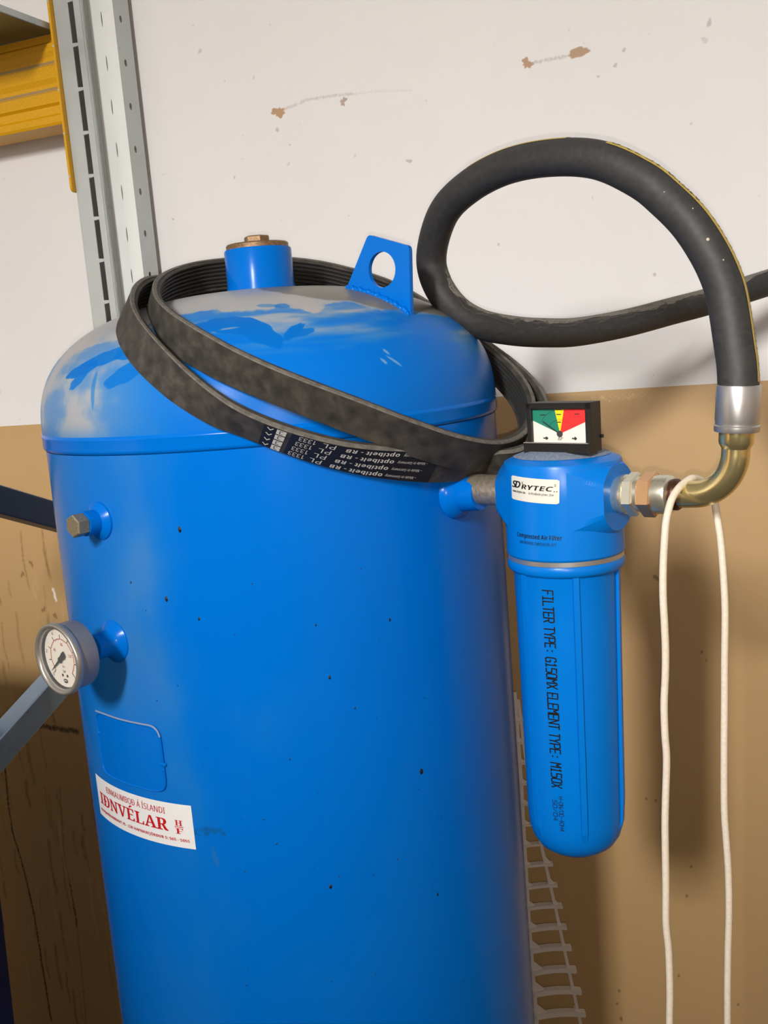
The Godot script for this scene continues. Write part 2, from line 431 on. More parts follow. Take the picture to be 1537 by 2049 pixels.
# lay on an upright cylinder of radius r about c: x runs clockwise seen from above (to the right from outside), turned by turn
func on_cylinder(c: Vector3, r: float, az: float, y: float, turn := 0.0) -> Callable:
	return func(p: Vector2) -> Array:
		var q := p.rotated(turn)
		var a := deg_to_rad(az) - q.x / r
		var d := Vector3(cos(a), 0, sin(a))
		return [c + d * r + Vector3(0, y + q.y, 0), d]


func on_plane(xf: Transform3D) -> Callable:
	return func(p: Vector2) -> Array:
		return [xf * Vector3(p.x, p.y, 0), xf.basis.z]


func _ready() -> void:
	# ---------------- camera
	var cam := Camera3D.new()
	cam.name = "camera"
	cam.fov = rad_to_deg(2.0 * atan(1024.5 / 2066.0))
	cam.near = 0.02
	cam.far = 50.0
	cam.transform = Transform3D(Basis(Vector3.UP, deg_to_rad(23.0)) * Basis(Vector3.RIGHT, deg_to_rad(-9.04)) * Basis(Vector3.BACK, deg_to_rad(-4.73)), Vector3(0, 1.45, 1.511))
	add_child(cam)
	cam.current = true
	# ---------------- environment and lights
	var we := WorldEnvironment.new()
	we.name = "environment"
	var e := Environment.new()
	e.background_mode = Environment.BG_COLOR
	e.background_color = Color(0.02, 0.02, 0.02)
	e.tonemap_mode = Environment.TONE_MAPPER_LINEAR
	e.tonemap_exposure = 1.0
	e.sdfgi_enabled = true
	e.ssao_enabled = true
	e.ssil_enabled = true
	we.environment = e
	add_child(we)
	ceiling_lamp(Vector3(-0.35, 2.93, 4.2), LAMP, "nearer")
	ceiling_lamp(Vector3(-0.35, 2.93, 5.5), LAMP, "farther")
	# the phone's flash, one centimetre under its lens
	var fl := AreaLight3D.new()
	fl.name = "phone_flash"
	fl.light_color = Color(1.0, 0.93, 0.86)
	fl.light_energy = FLASH
	fl.area_size = Vector2(0.004, 0.004)
	fl.area_range = 12.0
	fl.shadow_enabled = true
	fl.transform = Transform3D(cam.transform.basis, cam.transform * Vector3(0.0, -0.0115, 0.002))
	add_child(fl)
	materials()
	room()
	rack()
	tank()
	belts()
	gauge()
	filter()
	hose()
	cord()
	grid()
	container()
	shade_cabinet()


func ceiling_lamp(at: Vector3, energy: float, which: String) -> void:
	var t := thing("ceiling_lamp", "white ceiling lamp with two fluorescent tubes, the %s of two behind the camera" % which, "lamp", at)
	put("housing", MB.new().box(Vector3(0, 0.03, 0), Vector3(0.32, 0.05, 1.3), 0.006), mat(Color(0.85, 0.85, 0.85), 0.5), t)
	var glow := mat(Color(0.95, 0.97, 0.95), 0.4)
	glow.emission_enabled = true
	glow.emission = Color(0.98, 1.0, 0.96)
	glow.emission_energy_multiplier = 1.5
	for s in [-1, 1]:
		put("tube", MB.new().tube([Vector3(0.08 * s, -0.012, -0.6), Vector3(0.08 * s, -0.012, 0.6)], 0.013, 12), glow, t)
	var l := AreaLight3D.new()
	l.name = "tube_light"
	l.area_size = Vector2(0.3, 1.25)
	l.light_color = Color(1.0, 0.99, 0.975)
	l.light_energy = energy * 10.0
	l.area_range = 14.0
	l.shadow_enabled = true
	l.transform = Transform3D(Basis(Vector3.RIGHT, -PI / 2.0), Vector3(0, -0.03, 0))
	t.add_child(l)


func materials() -> void:
	blue = mat(Color(0.0, 0.40, 0.77), 0.2)
	blue.metallic_specular = 0.24
	filter_blue = mat(Color(0.0, 0.44, 0.80), 0.3)
	filter_blue.metallic_specular = 0.35
	rubber = speckle(mat(Color.WHITE, 0.75), 9.0, Color(0.10, 0.095, 0.09), Color(0.33, 0.31, 0.28), 5, 0.012)
	galv = brushed(mat(Color(0.74, 0.76, 0.76), 0.4, 0.45), 4.0, 0.25, 0.55, 11)
	zinc = brushed(mat(Color(0.86, 0.85, 0.78), 0.3, 0.85), 12.0, 0.18, 0.34, 12)
	gold = brushed(mat(Color(0.90, 0.83, 0.60), 0.3, 0.9), 12.0, 0.15, 0.30, 13)
	steel = brushed(mat(Color(0.74, 0.74, 0.74), 0.35, 0.85), 12.0, 0.3, 0.46, 14)
	black = mat(Color(0.06, 0.06, 0.065), 0.45)
	ink = mat(Color(0.02, 0.025, 0.05), 0.5)
	white_ink = mat(Color(0.80, 0.79, 0.76), 0.7)
	red_ink = mat(Color(0.72, 0.03, 0.10), 0.5)
	paper = mat(Color(0.88, 0.885, 0.89), 0.45)
	sans = font(["Droid Sans"])
	sans_bold = font(["Droid Sans"], 700)
	serif_bold = font(["Droid Serif"], 700)


# ------------------------------------------------------------------ textures
func stamp(im: Image, at: Vector2, rx: float, ry: float, turn: float, c: Color, rough_: float, rng: RandomNumberGenerator) -> void:
	var ph := [rng.randf() * TAU, rng.randf() * TAU, rng.randf() * TAU]
	var big := int(maxf(rx, ry) * 1.5) + 2
	for y in range(-big, big + 1):
		for x in range(-big, big + 1):
			var p := Vector2(x, y).rotated(-turn)
			var q := Vector2(p.x / rx, p.y / ry)
			var a := q.angle()
			var edge: float = 1.0 + rough_ * (0.5 * sin(2.0 * a + ph[0]) + 0.35 * sin(3.0 * a + ph[1]) + 0.3 * sin(7.0 * a + ph[2]))
			var k := clampf((edge - q.length()) * minf(rx, ry) * 0.8 + 0.5, 0.0, 1.0) * c.a
			var px := int(at.x) + x
			var py := int(at.y) + y
			if k > 0.0 and px >= 0 and py >= 0 and px < im.get_width() and py < im.get_height():
				im.set_pixel(px, py, im.get_pixel(px, py).lerp(Color(c.r, c.g, c.b), k))


func smear(im: Image, pts: Array, width: float, c: Color, rng: RandomNumberGenerator, wobble := 1.5) -> void:
	for i in pts.size() - 1:
		var cnt := int(pts[i].distance_to(pts[i + 1])) + 1
		for k in cnt:
			var p: Vector2 = pts[i].lerp(pts[i + 1], float(k) / cnt) + Vector2(rng.randf_range(-1, 1), rng.randf_range(-1, 1)) * wobble
			var r := maxf(width * rng.randf_range(0.5, 1.2), 0.8)
			stamp(im, p, r, r, 0.0, Color(c.r, c.g, c.b, c.a * rng.randf_range(0.2, 1.0)), 0.0, rng)


func wall_image(base: Color, amount: float, seed_: int) -> Image:
	var f := FastNoiseLite.new()
	f.seed = seed_
	f.frequency = 0.004
	f.fractal_octaves = 5
	var n := f.get_image(512, 256, false, false, false)
	n.resize(2048, 1024, Image.INTERPOLATE_CUBIC)
	n.convert(Image.FORMAT_RGB8)
	var d := n.get_data()
	var o := PackedByteArray()
	o.resize(d.size())
	var r8 := base.r * 255.0
	var g8 := base.g * 255.0
	var b8 := base.b * 255.0
	for i in range(0, d.size(), 3):
		var k := 1.0 + amount * (d[i] / 127.5 - 1.0)
		o[i] = int(minf(r8 * k, 255.0))
		o[i + 1] = int(minf(g8 * k, 255.0))
		o[i + 2] = int(minf(b8 * k, 255.0))
	return Image.create_from_data(2048, 1024, false, Image.FORMAT_RGB8, o)


const WHITE := Color(0.885, 0.876, 0.870)
const BROWN := Color(0.735, 0.60, 0.41)
const WX0 := -1.75
const WX1 := 0.05


func upper_wall_texture() -> ImageTexture:
	var rng := RandomNumberGenerator.new()
	rng.seed = 21
	var im := wall_image(WHITE, 0.02, 4)
	var at := func(x: float, y: float) -> Vector2: return Vector2((x - WX0) / (WX1 - WX0) * 2048.0, (2.262 - y) / 0.9 * 1024.0)
	var bare := Color(0.72, 0.57, 0.44, 1.0)
	stamp(im, at.call(-0.763, 1.824), 12, 8, -0.15, bare, 0.5, rng)
	stamp(im, at.call(-0.653, 1.822), 6, 5, 0.8, Color(0.66, 0.55, 0.50, 0.8), 0.8, rng)
	stamp(im, at.call(-0.366, 1.827), 8, 7, -0.2, Color(0.70, 0.57, 0.46, 1.0), 0.6, rng)
	stamp(im, at.call(-0.293, 1.829), 17, 7, -0.16, Color(0.69, 0.57, 0.47, 1.0), 0.25, rng)
	smear(im, [at.call(-0.755, 1.826), at.call(-0.715, 1.834), at.call(-0.674, 1.834), at.call(-0.633, 1.830)], 2.2, Color(0.74, 0.72, 0.71, 0.35), rng)
	smear(im, [at.call(-0.633, 1.830), at.call(-0.592, 1.827), at.call(-0.54, 1.82)], 1.5, Color(0.78, 0.76, 0.75, 0.2), rng)
	smear(im, [at.call(-0.359, 1.827), at.call(-0.334, 1.827), at.call(-0.306, 1.827)], 2.0, Color(0.70, 0.68, 0.67, 0.4), rng)
	for d in [[-0.893, 1.937, 5, 3], [-0.977, 1.688, 2, 2], [-0.64, 1.741, 3, 2], [-0.755, 1.745, 3, 3], [-0.244, 1.804, 3, 3], [-0.268, 1.793, 2, 2], [-0.232, 1.821, 3, 3], [-0.203, 1.519, 3, 2], [-0.424, 1.585, 2, 2], [-0.853, 1.738, 2, 2], [-0.553, 1.721, 5, 3], [-0.126, 1.815, 5, 4], [-0.147, 1.712, 2, 2], [-0.769, 1.798, 4, 3], [-0.749, 1.773, 2, 2], [-0.801, 1.882, 3, 2], [-0.12, 1.835, 6, 3]]:
		stamp(im, at.call(d[0], d[1]), d[2], d[3], rng.randf() * 3.0, Color(0.62, 0.59, 0.58, rng.randf_range(0.25, 0.6)), 0.4, rng)
	for i in 90:
		stamp(im, Vector2(rng.randf() * 2048.0, rng.randf() * 1024.0), rng.randf_range(0.8, 2.0), rng.randf_range(0.8, 2.0), 0.0, Color(0.66, 0.63, 0.61, rng.randf_range(0.1, 0.45)), 0.3, rng)
	smear(im, [at.call(-1.40, 1.50), at.call(-1.395, 1.45), at.call(-1.39, 1.42)], 1.2, Color(0.70, 0.67, 0.66, 0.35), rng)
	return ImageTexture.create_from_image(im)


func lower_wall_texture() -> ImageTexture:
	var rng := RandomNumberGenerator.new()
	rng.seed = 22
	var im := wall_image(BROWN, 0.035, 9)
	var at := func(x: float, y: float) -> Vector2: return Vector2((x - WX0) / (WX1 - WX0) * 2048.0, (LINE - y) / 1.2626 * 1024.0)
	for i in 150:
		var x := rng.randf_range(-1.6, -1.2)
		var y := rng.randf_range(0.2, 1.17)
		var l := rng.randf_range(0.03, 0.13)
		var dark := rng.randf() < 0.6
		var c := Color(0.55, 0.42, 0.26, rng.randf_range(0.06, 0.22)) if dark else Color(0.84, 0.70, 0.50, rng.randf_range(0.05, 0.14))
		smear(im, [at.call(x, y), at.call(x - 0.003, y - l * 0.5), at.call(x + 0.002, y - l)], rng.randf_range(1.5, 5.0), c, rng)
	for d in [[-1.335, 0.999], [-1.36, 1.01], [-1.352, 0.975], [-1.30, 1.075], [-1.375, 1.10], [-1.40, 1.08]]:
		stamp(im, at.call(d[0], d[1]), 5, 4, rng.randf() * 3.0, Color(0.42, 0.31, 0.18, 0.5), 0.6, rng)
	smear(im, [at.call(-1.331, 1.052), at.call(-1.329, 1.038), at.call(-1.327, 1.026)], 3.2, Color(0.93, 0.90, 0.86, 0.9), rng)
	smear(im, [at.call(-1.514, 0.68), at.call(-1.519, 0.599), at.call(-1.519, 0.54), at.call(-1.507, 0.481), at.call(-1.5, 0.427), at.call(-1.494, 0.361), at.call(-1.492, 0.283), at.call(-1.491, 0.193), at.call(-1.489, 0.12)], 2.4, Color(0.20, 0.15, 0.08, 0.4), rng)
	smear(im, [at.call(-1.381, 0.65), at.call(-1.389, 0.559), at.call(-1.394, 0.506), at.call(-1.389, 0.442)], 1.5, Color(0.35, 0.27, 0.17, 0.3), rng)
	smear(im, [at.call(-1.389, 0.442), at.call(-1.387, 0.393), at.call(-1.386, 0.35)], 2.4, Color(0.25, 0.18, 0.08, 0.4), rng)
	smear(im, [at.call(-1.386, 0.35), at.call(-1.391, 0.233), at.call(-1.398, 0.132)], 1.5, Color(0.38, 0.29, 0.18, 0.3), rng)
	smear(im, [at.call(-1.43, 0.777), at.call(-1.373, 0.772), at.call(-1.315, 0.769)], 3.5, Color(0.30, 0.24, 0.2, 0.45), rng, 3.0)
	for d in [[-0.218, 1.085, 5, 3], [-0.157, 0.973, 2, 2], [-0.151, 0.961, 1.5, 1.5], [-0.246, 0.737, 2, 2], [-0.232, 0.735, 2, 2], [-0.183, 0.633, 2, 2], [-0.191, 0.584, 2, 2], [-0.208, 0.447, 2, 2], [-0.302, 0.404, 2, 3], [-0.306, 0.381, 2, 2], [-0.121, 0.414, 2, 2], [-0.301, 0.354, 3, 3]  ]:
		stamp(im, at.call(d[0], d[1]), d[2], d[3], 0.4, Color(0.34, 0.26, 0.17, 0.5), 0.3, rng)
	smear(im, [at.call(-0.30, 1.351), at.call(-0.27, 1.350), at.call(-0.22, 1.352)], 1.2, Color(0.85, 0.72, 0.55, 0.6), rng, 3.0)
	return ImageTexture.create_from_image(im)


# dust lying on the dome: blue where hands and belts have wiped it; u is the bearing from -40 to 160 degrees, v the way from the seam to the top
func dome_texture() -> ImageTexture:
	var w := 1400
	var h := 480
	var rng := RandomNumberGenerator.new()
	rng.seed = 31
	var big := FastNoiseLite.new()
	big.seed = 3
	big.frequency = 0.006
	big.fractal_octaves = 5
	var streak := FastNoiseLite.new()
	streak.seed = 8
	streak.frequency = 0.008
	streak.fractal_octaves = 4
	var im := Image.create(w, h, false, Image.FORMAT_RGB8)
	var clean := blue.albedo_color
	var dust := Color(0.655, 0.63, 0.62)
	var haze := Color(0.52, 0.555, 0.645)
	for y in h:
		var v := 1.0 - float(y) / h
		for x in w:
			var az := -40.0 + 200.0 * x / w
			var nb := big.get_noise_2d(x, y)
			var ns := streak.get_noise_2d(x * 0.35, y * 2.2)
			# lower border of the dust, by bearing: lower on the left
			var border := 0.40 - 0.12 * smoothstep(85.0, 112.0, az) - 0.07 * smoothstep(30.0, 0.0, az)
			var k := smoothstep(border - 0.02, border + 0.03, v + nb * 0.10 + ns * 0.02)
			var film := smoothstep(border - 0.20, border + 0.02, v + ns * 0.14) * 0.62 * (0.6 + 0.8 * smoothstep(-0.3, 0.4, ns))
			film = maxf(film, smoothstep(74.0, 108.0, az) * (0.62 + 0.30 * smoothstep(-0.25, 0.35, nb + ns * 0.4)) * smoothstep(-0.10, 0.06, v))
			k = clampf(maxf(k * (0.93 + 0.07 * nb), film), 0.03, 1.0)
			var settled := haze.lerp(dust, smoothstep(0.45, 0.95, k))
			var grey := 0.30 + 0.075 * clampf(az / 20.0, 0.0, 1.0) + 0.06 * smoothstep(20.0, 36.0, az) + 0.20 * smoothstep(34.0, 62.0, az) + 0.8 * smoothstep(60.0, 75.0, az)
			var kg := smoothstep(grey - 0.008, grey + 0.012, v + nb * 0.05 + ns * 0.02)
			im.set_pixel(x, y, clean.lerp(settled.lerp(Color(0.46, 0.435, 0.39), kg), maxf(k, kg * 0.96)))
	var at := func(az: float, v: float) -> Vector2: return Vector2((az + 40.0) / 200.0 * w, (1.0 - v) * h)
	var b := Color(clean.r * 1.0, clean.g * 0.97, clean.b * 0.95)
	var wipe := func(p: Array, width: float, al: float) -> void:
		for i in p.size() - 1:
			var a: Vector2 = at.call(p[i][0], p[i][1])
			var c: Vector2 = at.call(p[i + 1][0], p[i + 1][1])
			stamp(im, (a + c) / 2.0, a.distance_to(c) / 2.0 + width, width, (c - a).angle(), Color(b.r, b.g, b.b, al), 0.18, rng)
	wipe.call([[80.0, 0.335], [74.0, 0.345]], 17.0, 0.95)
	wipe.call([[74.0, 0.355], [66.5, 0.330], [60.6, 0.275]], 22.0, 0.95)
	wipe.call([[56.8, 0.267], [52.5, 0.312]], 8.0, 0.95)
	wipe.call([[54.5, 0.275], [51.0, 0.285]], 8.0, 0.85)
	wipe.call([[62.4, 0.45], [57.5, 0.44]], 7.0, 0.45)
	wipe.call([[57.0, 0.438], [54.3, 0.432]], 8.0, 0.65)
	wipe.call([[115.0, 0.20], [107.0, 0.222]], 12.0, 0.9)
	wipe.call([[108.0, 0.235], [99.0, 0.262], [93.0, 0.268]], 14.0, 0.8)
	wipe.call([[113.0, 0.16], [109.5, 0.19]], 9.0, 0.8)
	wipe.call([[98.0, 0.17], [91.0, 0.21]], 16.0, 0.75)
	wipe.call([[104.0, 0.10], [104.5, 0.19]], 5.0, 0.5)
	for q in [[34.0, 0.168, 31.5, 0.141], [36.0, 0.165, 35.0, 0.150], [34.5, 0.195, 33.5, 0.18]]:
		var a: Vector2 = at.call(q[0], q[1])
		var c: Vector2 = at.call(q[2], q[3])
		stamp(im, (a + c) / 2.0, a.distance_to(c) / 2.0 + 2.0, 2.2, (c - a).angle(), Color(0.55, 0.62, 0.72, 0.7), 0.2, rng)
	stamp(im, at.call(70.5, 0.325), 16, 2, 0.1, Color(dust.r, dust.g, dust.b, 0.6), 0.2, rng)
	return ImageTexture.create_from_image(im)


# reflection sheen painted in at upper left, a faint film and a few scuffs on the upright part of the tank; u by bearing as on the dome, v downwards from the seam
func shell_texture() -> ImageTexture:
	var w := 800
	var h := 640
	var rng := RandomNumberGenerator.new()
	rng.seed = 33
	var f := FastNoiseLite.new()
	f.seed = 12
	f.frequency = 0.006
	f.fractal_octaves = 4
	var im := Image.create(w, h, false, Image.FORMAT_RGB8)
	var clean := blue.albedo_color
	var haze := Color(0.46, 0.52, 0.64)  # pale sheen of reflected light painted over the blue
	for y in h:
		var v := float(y) / h
		for x in w:
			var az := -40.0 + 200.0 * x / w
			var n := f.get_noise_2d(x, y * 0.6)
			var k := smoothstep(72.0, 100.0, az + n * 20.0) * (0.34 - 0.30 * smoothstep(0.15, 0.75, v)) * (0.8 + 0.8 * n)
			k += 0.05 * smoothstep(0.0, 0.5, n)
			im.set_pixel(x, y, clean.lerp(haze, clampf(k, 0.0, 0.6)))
	var at := func(az: float, y: float) -> Vector2: return Vector2((az + 40.0) / 200.0 * w, (1.3705 - y) / 0.7 * h)
	# scuff beside the sticker
	for i in 26:
		stamp(im, at.call(rng.randf_range(81.0, 89.5), rng.randf_range(0.998, 1.006)), rng.randf_range(1.0, 2.5), rng.randf_range(0.8, 2.0), 0.0, Color(0.10, 0.30, 0.48, 0.35), 0.4, rng)
	stamp(im, at.call(84.5, 0.976), 3, 9, 0.1, Color(0.20, 0.40, 0.66, 0.5), 0.4, rng)
	return ImageTexture.create_from_image(im)


# ------------------------------------------------------------------ the room
func two_tone(called: String, a: Vector3, b: Vector3, inward: Vector3, up_mat: Material, low_mat: Material) -> void:
	# a and b are the ends of the wall's foot; the wall is 15 cm thick behind them
	var m := ArrayMesh.new()
	for s in [0, 1]:
		var y0: float = 0.0 if s == 0 else LINE
		var y1: float = LINE if s == 0 else 3.0
		var mb := MB.new()
		var p := [a + Vector3.UP * y0, b + Vector3.UP * y0, b + Vector3.UP * y1, a + Vector3.UP * y1]
		var u := []
		for q in p:
			u.append(Vector2((q.x - WX0) / (WX1 - WX0), (LINE - q.y) / 1.2626 if s == 0 else (2.262 - q.y) / 0.9))
		mb.quad(p[0], p[1], p[2], p[3], inward, inward, inward, inward, u[0], u[1], u[2], u[3])
		var back := -inward * 0.15
		mb.quadf(p[0] + back, p[1] + back, p[2] + back, p[3] + back, -inward)
		mb.quadf(p[0], p[3], p[3] + back, p[0] + back, a - b)
		mb.quadf(p[1], p[2], p[2] + back, p[1] + back, b - a)
		var edge := 0 if s == 0 else 2
		mb.quadf(p[edge], p[edge + 1], p[edge + 1] + back, p[edge] + back, Vector3.DOWN if s == 0 else Vector3.UP)
		var arr := mb.mesh().surface_get_arrays(0)
		m.add_surface_from_arrays(Mesh.PRIMITIVE_TRIANGLES, arr)
		m.surface_set_material(s, low_mat if s == 0 else up_mat)
	var o := MeshInstance3D.new()
	o.name = called
	o.mesh = m
	o.set_meta("kind", "structure")
	add_child(o, true)


func room() -> void:
	var up := mat(Color.WHITE, 0.7)
	up.albedo_texture = upper_wall_texture()
	up.texture_repeat = false
	var low := mat(Color.WHITE, 0.55)
	low.albedo_texture = lower_wall_texture()
	low.texture_repeat = false
	var up2 := mat(WHITE, 0.7)
	var low2 := mat(BROWN, 0.6)
	two_tone("wall_back", Vector3(-3.2, 0, 0), Vector3(4.6, 0, 0), Vector3.BACK, up, low)
	two_tone("wall_left", Vector3(-3.2, 0, 7.2), Vector3(-3.2, 0, 0), Vector3.RIGHT, up2, low2)
	two_tone("wall_right", Vector3(4.6, 0, 0), Vector3(4.6, 0, 7.2), Vector3.LEFT, up2, low2)
	two_tone("wall_front", Vector3(4.6, 0, 7.2), Vector3(-3.2, 0, 7.2), Vector3.FORWARD, up2, low2)
	var f := put("floor", MB.new().box(Vector3(0.7, -0.1, 3.6), Vector3(8.2, 0.2, 7.6), 0.0), speckle(mat(Color.WHITE, 0.6), 1.5, Color(0.25, 0.245, 0.24), Color(0.34, 0.33, 0.32), 41), self)
	f.set_meta("kind", "structure")
	var c := put("ceiling", MB.new().box(Vector3(0.7, 3.1, 3.6), Vector3(8.2, 0.2, 7.6), 0.0), mat(Color(0.86, 0.86, 0.85), 0.8), self)
	c.set_meta("kind", "structure")


# ------------------------------------------------------------------ storage rack at the left
func rack() -> void:
	var t := thing("rack_upright", "galvanized slotted steel rack upright behind the blue tank, with two braces", "rack upright", Vector3(-1.05, 0, 0.06))
	var o := -t.position
	var xf := Transform3D(Basis(), o)
	var top := 2.75
	# the front face: two strips with teardrop slots between them
	var strip := func(x0: float, x1: float, z: float, thick: float) -> MB:
		return MB.new().box(xf * Vector3((x0 + x1) / 2.0, top / 2.0, z - thick / 2.0), Vector3(x1 - x0, top, thick), 0.0006)
	put("front_strip", strip.call(-1.0969, -1.0715, 0.085, 0.0025), galv, t)
	put("front_strip", strip.call(-1.0617, -1.0467, 0.085, 0.0025), galv, t)
	put("side_sheet", strip.call(-1.0995, -1.0969, 0.085, 0.07), galv, t)
	for k in 13:
		var y := 1.36 + 0.0665 * k
		var mb := MB.new()
		var p := rounded([Vector2(-0.0055, -0.003), Vector2(0.0055, -0.002), Vector2(0.0055, 0.003), Vector2(-0.0055, 0.004)], 0.0015, 3)
		mb.prism(p, 0.0025, Transform3D(Basis(), xf * Vector3(-1.0667, y, 0.0825)), 0.0005)
		put("slot_bridge", mb, galv, t)
	put("slot_shade", strip.call(-1.075, -1.058, 0.066, 0.002), mat(Color(0.10, 0.11, 0.13), 0.5), t)  # dark strip painted in for the shade inside the slots
	# groove, broad rear face and side flange
	var lit_galv := brushed(mat(Color(0.90, 0.91, 0.90), 0.4, 0.15), 4.0, 0.3, 0.5, 17)  # lighter copy of galv: specular brightness put into the rear face's colour
	var fold := MB.new()
	var pl := [Vector2(-1.0467, 0.085), Vector2(-1.0587, 0.060), Vector2(-1.0560, 0.055), Vector2(-1.0090, 0.055), Vector2(-1.0085, 0.013)]
	for i in pl.size() - 1:
		var a: Vector2 = pl[i]
		var b: Vector2 = pl[i + 1]
		var nn := Vector3(-(b.y - a.y), 0, b.x - a.x).normalized()
		if nn.z < -0.2 or (i == 0):
			nn = nn if nn.x > 0.0 else -nn
		if i == 2:
			continue
		if i == 3:
			continue
		for s in [0.0, -0.002]:
			var sh: Vector3 = nn * float(s)
			fold.quadf(xf * (Vector3(a.x, 0, a.y) + sh), xf * (Vector3(b.x, 0, b.y) + sh), xf * (Vector3(b.x, top, b.y) + sh), xf * (Vector3(a.x, top, a.y) + sh), nn * (1.0 if s == 0.0 else -1.0))
	put("groove", fold, galv, t)
	for i in [2, 3]:
		var a: Vector2 = pl[i]
		var b: Vector2 = pl[i + 1]
		var ex := Vector3(b.x - a.x, 0, b.y - a.y)
		var wide := ex.length()
		ex = ex.normalized()
		var bs := Basis(ex, Vector3.UP, ex.cross(Vector3.UP))
		var mb := MB.new()
		var y0 := 1.30
		mb.box(xf * (Vector3((a.x + b.x) / 2.0, 0.65, (a.y + b.y) / 2.0) - bs.z * 0.001), Vector3(wide, 1.30, 0.002), 0.0, bs)
		for k in 22:
			var c := Vector2(wide * (0.5 if i == 2 else 0.42), 0.033)
			var rect := [Vector2(0, 0), Vector2(wide, 0), Vector2(wide, 0.0665), Vector2(0, 0.0665)]
			var rx := 0.0011 if i == 2 else 0.0036
			var ry := 0.012 if i == 2 else 0.0055
			mb.holed(rect, c, rx, ry, 0.002, Transform3D(bs, xf * (Vector3(a.x, y0 + 0.0665 * k, a.y) - bs.z * 0.002)), 20)
		put("rear_face" if i == 2 else "side_flange", mb, lit_galv if i == 2 else galv, t)
	# braces running forward from the post
	var br := func(called: String, a: Vector3, b: Vector3, wide: float, tall: float, m: Material) -> void:
		var d := (b - a).normalized()
		var x := Vector3.RIGHT
		var bs := Basis(x, d.cross(x).normalized() * -1.0, d)
		if bs.determinant() < 0.0:
			bs.x = -bs.x
		var poly := rounded([Vector2(-wide / 2, -tall / 2), Vector2(wide / 2, -tall / 2), Vector2(wide / 2, tall / 2), Vector2(-wide / 2, tall / 2)], 0.003, 4)
		put(called, MB.new().prism(poly, a.distance_to(b), Transform3D(bs, xf * a), 0.0), m, t)
	var tank_tinted_metal := brushed(mat(Color(0.60, 0.69, 0.80), 0.3, 0.8), 6.0, 0.22, 0.40, 18)  # blue of the reflected tank painted into the lower brace
	br.call("upper_brace", Vector3(-1.115, 1.177, 0.09), Vector3(-1.115, 1.446, 0.78), 0.03, 0.042, mat(Color(0.15, 0.23, 0.34), 0.38, 0.3))  # dark blue stands in for the tank reflected in galvanised steel
	br.call("lower_brace", Vector3(-1.117, 1.034, 0.09), Vector3(-1.117, 0.772, 0.78), 0.034, 0.044, tank_tinted_metal)

	# yellow beam with its hook plate
	var yellow := speckle(mat(Color.WHITE, 0.42), 14.0, Color(0.80, 0.585, 0.0), Color(0.87, 0.65, 0.01), 51, 0.03)
	var bt := thing("shelf_beam", "yellow painted steel shelf beam hooked to the galvanized upright, top left", "shelf beam", Vector3(-1.107, 1.92, 0.06))
	var bo := -bt.position
	var pr := [Vector2(0.028, 1.846), Vector2(0.078, 1.848), Vector2(0.080, 1.852), Vector2(0.080, 1.862), Vector2(0.076, 1.866), Vector2(0.076, 1.878), Vector2(0.080, 1.882), Vector2(0.080, 1.900), Vector2(0.0765, 1.906), Vector2(0.0765, 1.912), Vector2(0.080, 1.920), Vector2(0.080, 1.940), Vector2(0.0765, 1.946), Vector2(0.0765, 1.953), Vector2(0.080, 1.961), Vector2(0.080, 1.972), Vector2(0.075, 1.976), Vector2(0.075, 1.987), Vector2(0.028, 1.987)]
	# profile is in (z, y); the prism's depth runs along -x
	var bs := Basis(Vector3.BACK, Vector3.UP, Vector3.LEFT)
	put("beam_rail", MB.new().prism(pr, 1.7, Transform3D(bs, bo + Vector3(-1.107, 0, 0)), 0.0), yellow, bt)
	var dustline := mat(Color(0.62, 0.52, 0.36), 0.9)
	for y in [1.900, 1.940]:
		var dq := MB.new()
		dq.quadf(bo + Vector3(-2.8, y - 0.001, 0.0804), bo + Vector3(-1.108, y - 0.001, 0.0804), bo + Vector3(-1.108, y + 0.006, 0.0769), bo + Vector3(-2.8, y + 0.006, 0.0769), Vector3(0, 0.5, 1))
		put("dust_line", dq, dustline, bt)
	put("hook_plate", MB.new().prism(rounded([Vector2(0.03, 1.738), Vector2(0.094, 1.738), Vector2(0.094, 2.6), Vector2(0.03, 2.6)], 0.008, 4), 0.0045, Transform3D(bs, bo + Vector3(-1.1, 0, 0)), 0.0008), yellow, bt)
	for k in 9:
		put("rivet_hole", MB.new().lathe([Vector2(0.0018, 0.0), Vector2(0.0018, 0.0004), Vector2(0.0, 0.0004)], 12, Transform3D(along(Vector3.BACK), bo + Vector3(-1.1022, 1.762 + 0.0665 * k, 0.0938))), mat(Color(0.75, 0.72, 0.65), 0.5), bt)

	var dk := thing("shelf_deck", "galvanized steel shelf deck panel resting on the yellow beam, top left corner", "shelf deck", Vector3(-1.9, 1.988, 0.195))
	var dark_galv := brushed(mat(Color(0.50, 0.53, 0.54), 0.35, 0.9), 4.0, 0.25, 0.5, 20)
	put("deck_sheet", MB.new().box(Vector3(0, 0.002, 0), Vector3(1.58, 0.004, 0.25), 0.0008), dark_galv, dk)
	put("deck_lip", MB.new().box(Vector3(0.789, 0.006, 0), Vector3(0.003, 0.010, 0.25), 0.0008), galv, dk)
	for k in 4:
		put("deck_rib", MB.new().box(Vector3(0.60 - 0.35 * k, -0.006, 0.01), Vector3(0.05, 0.012, 0.2), 0.003), galv, dk)


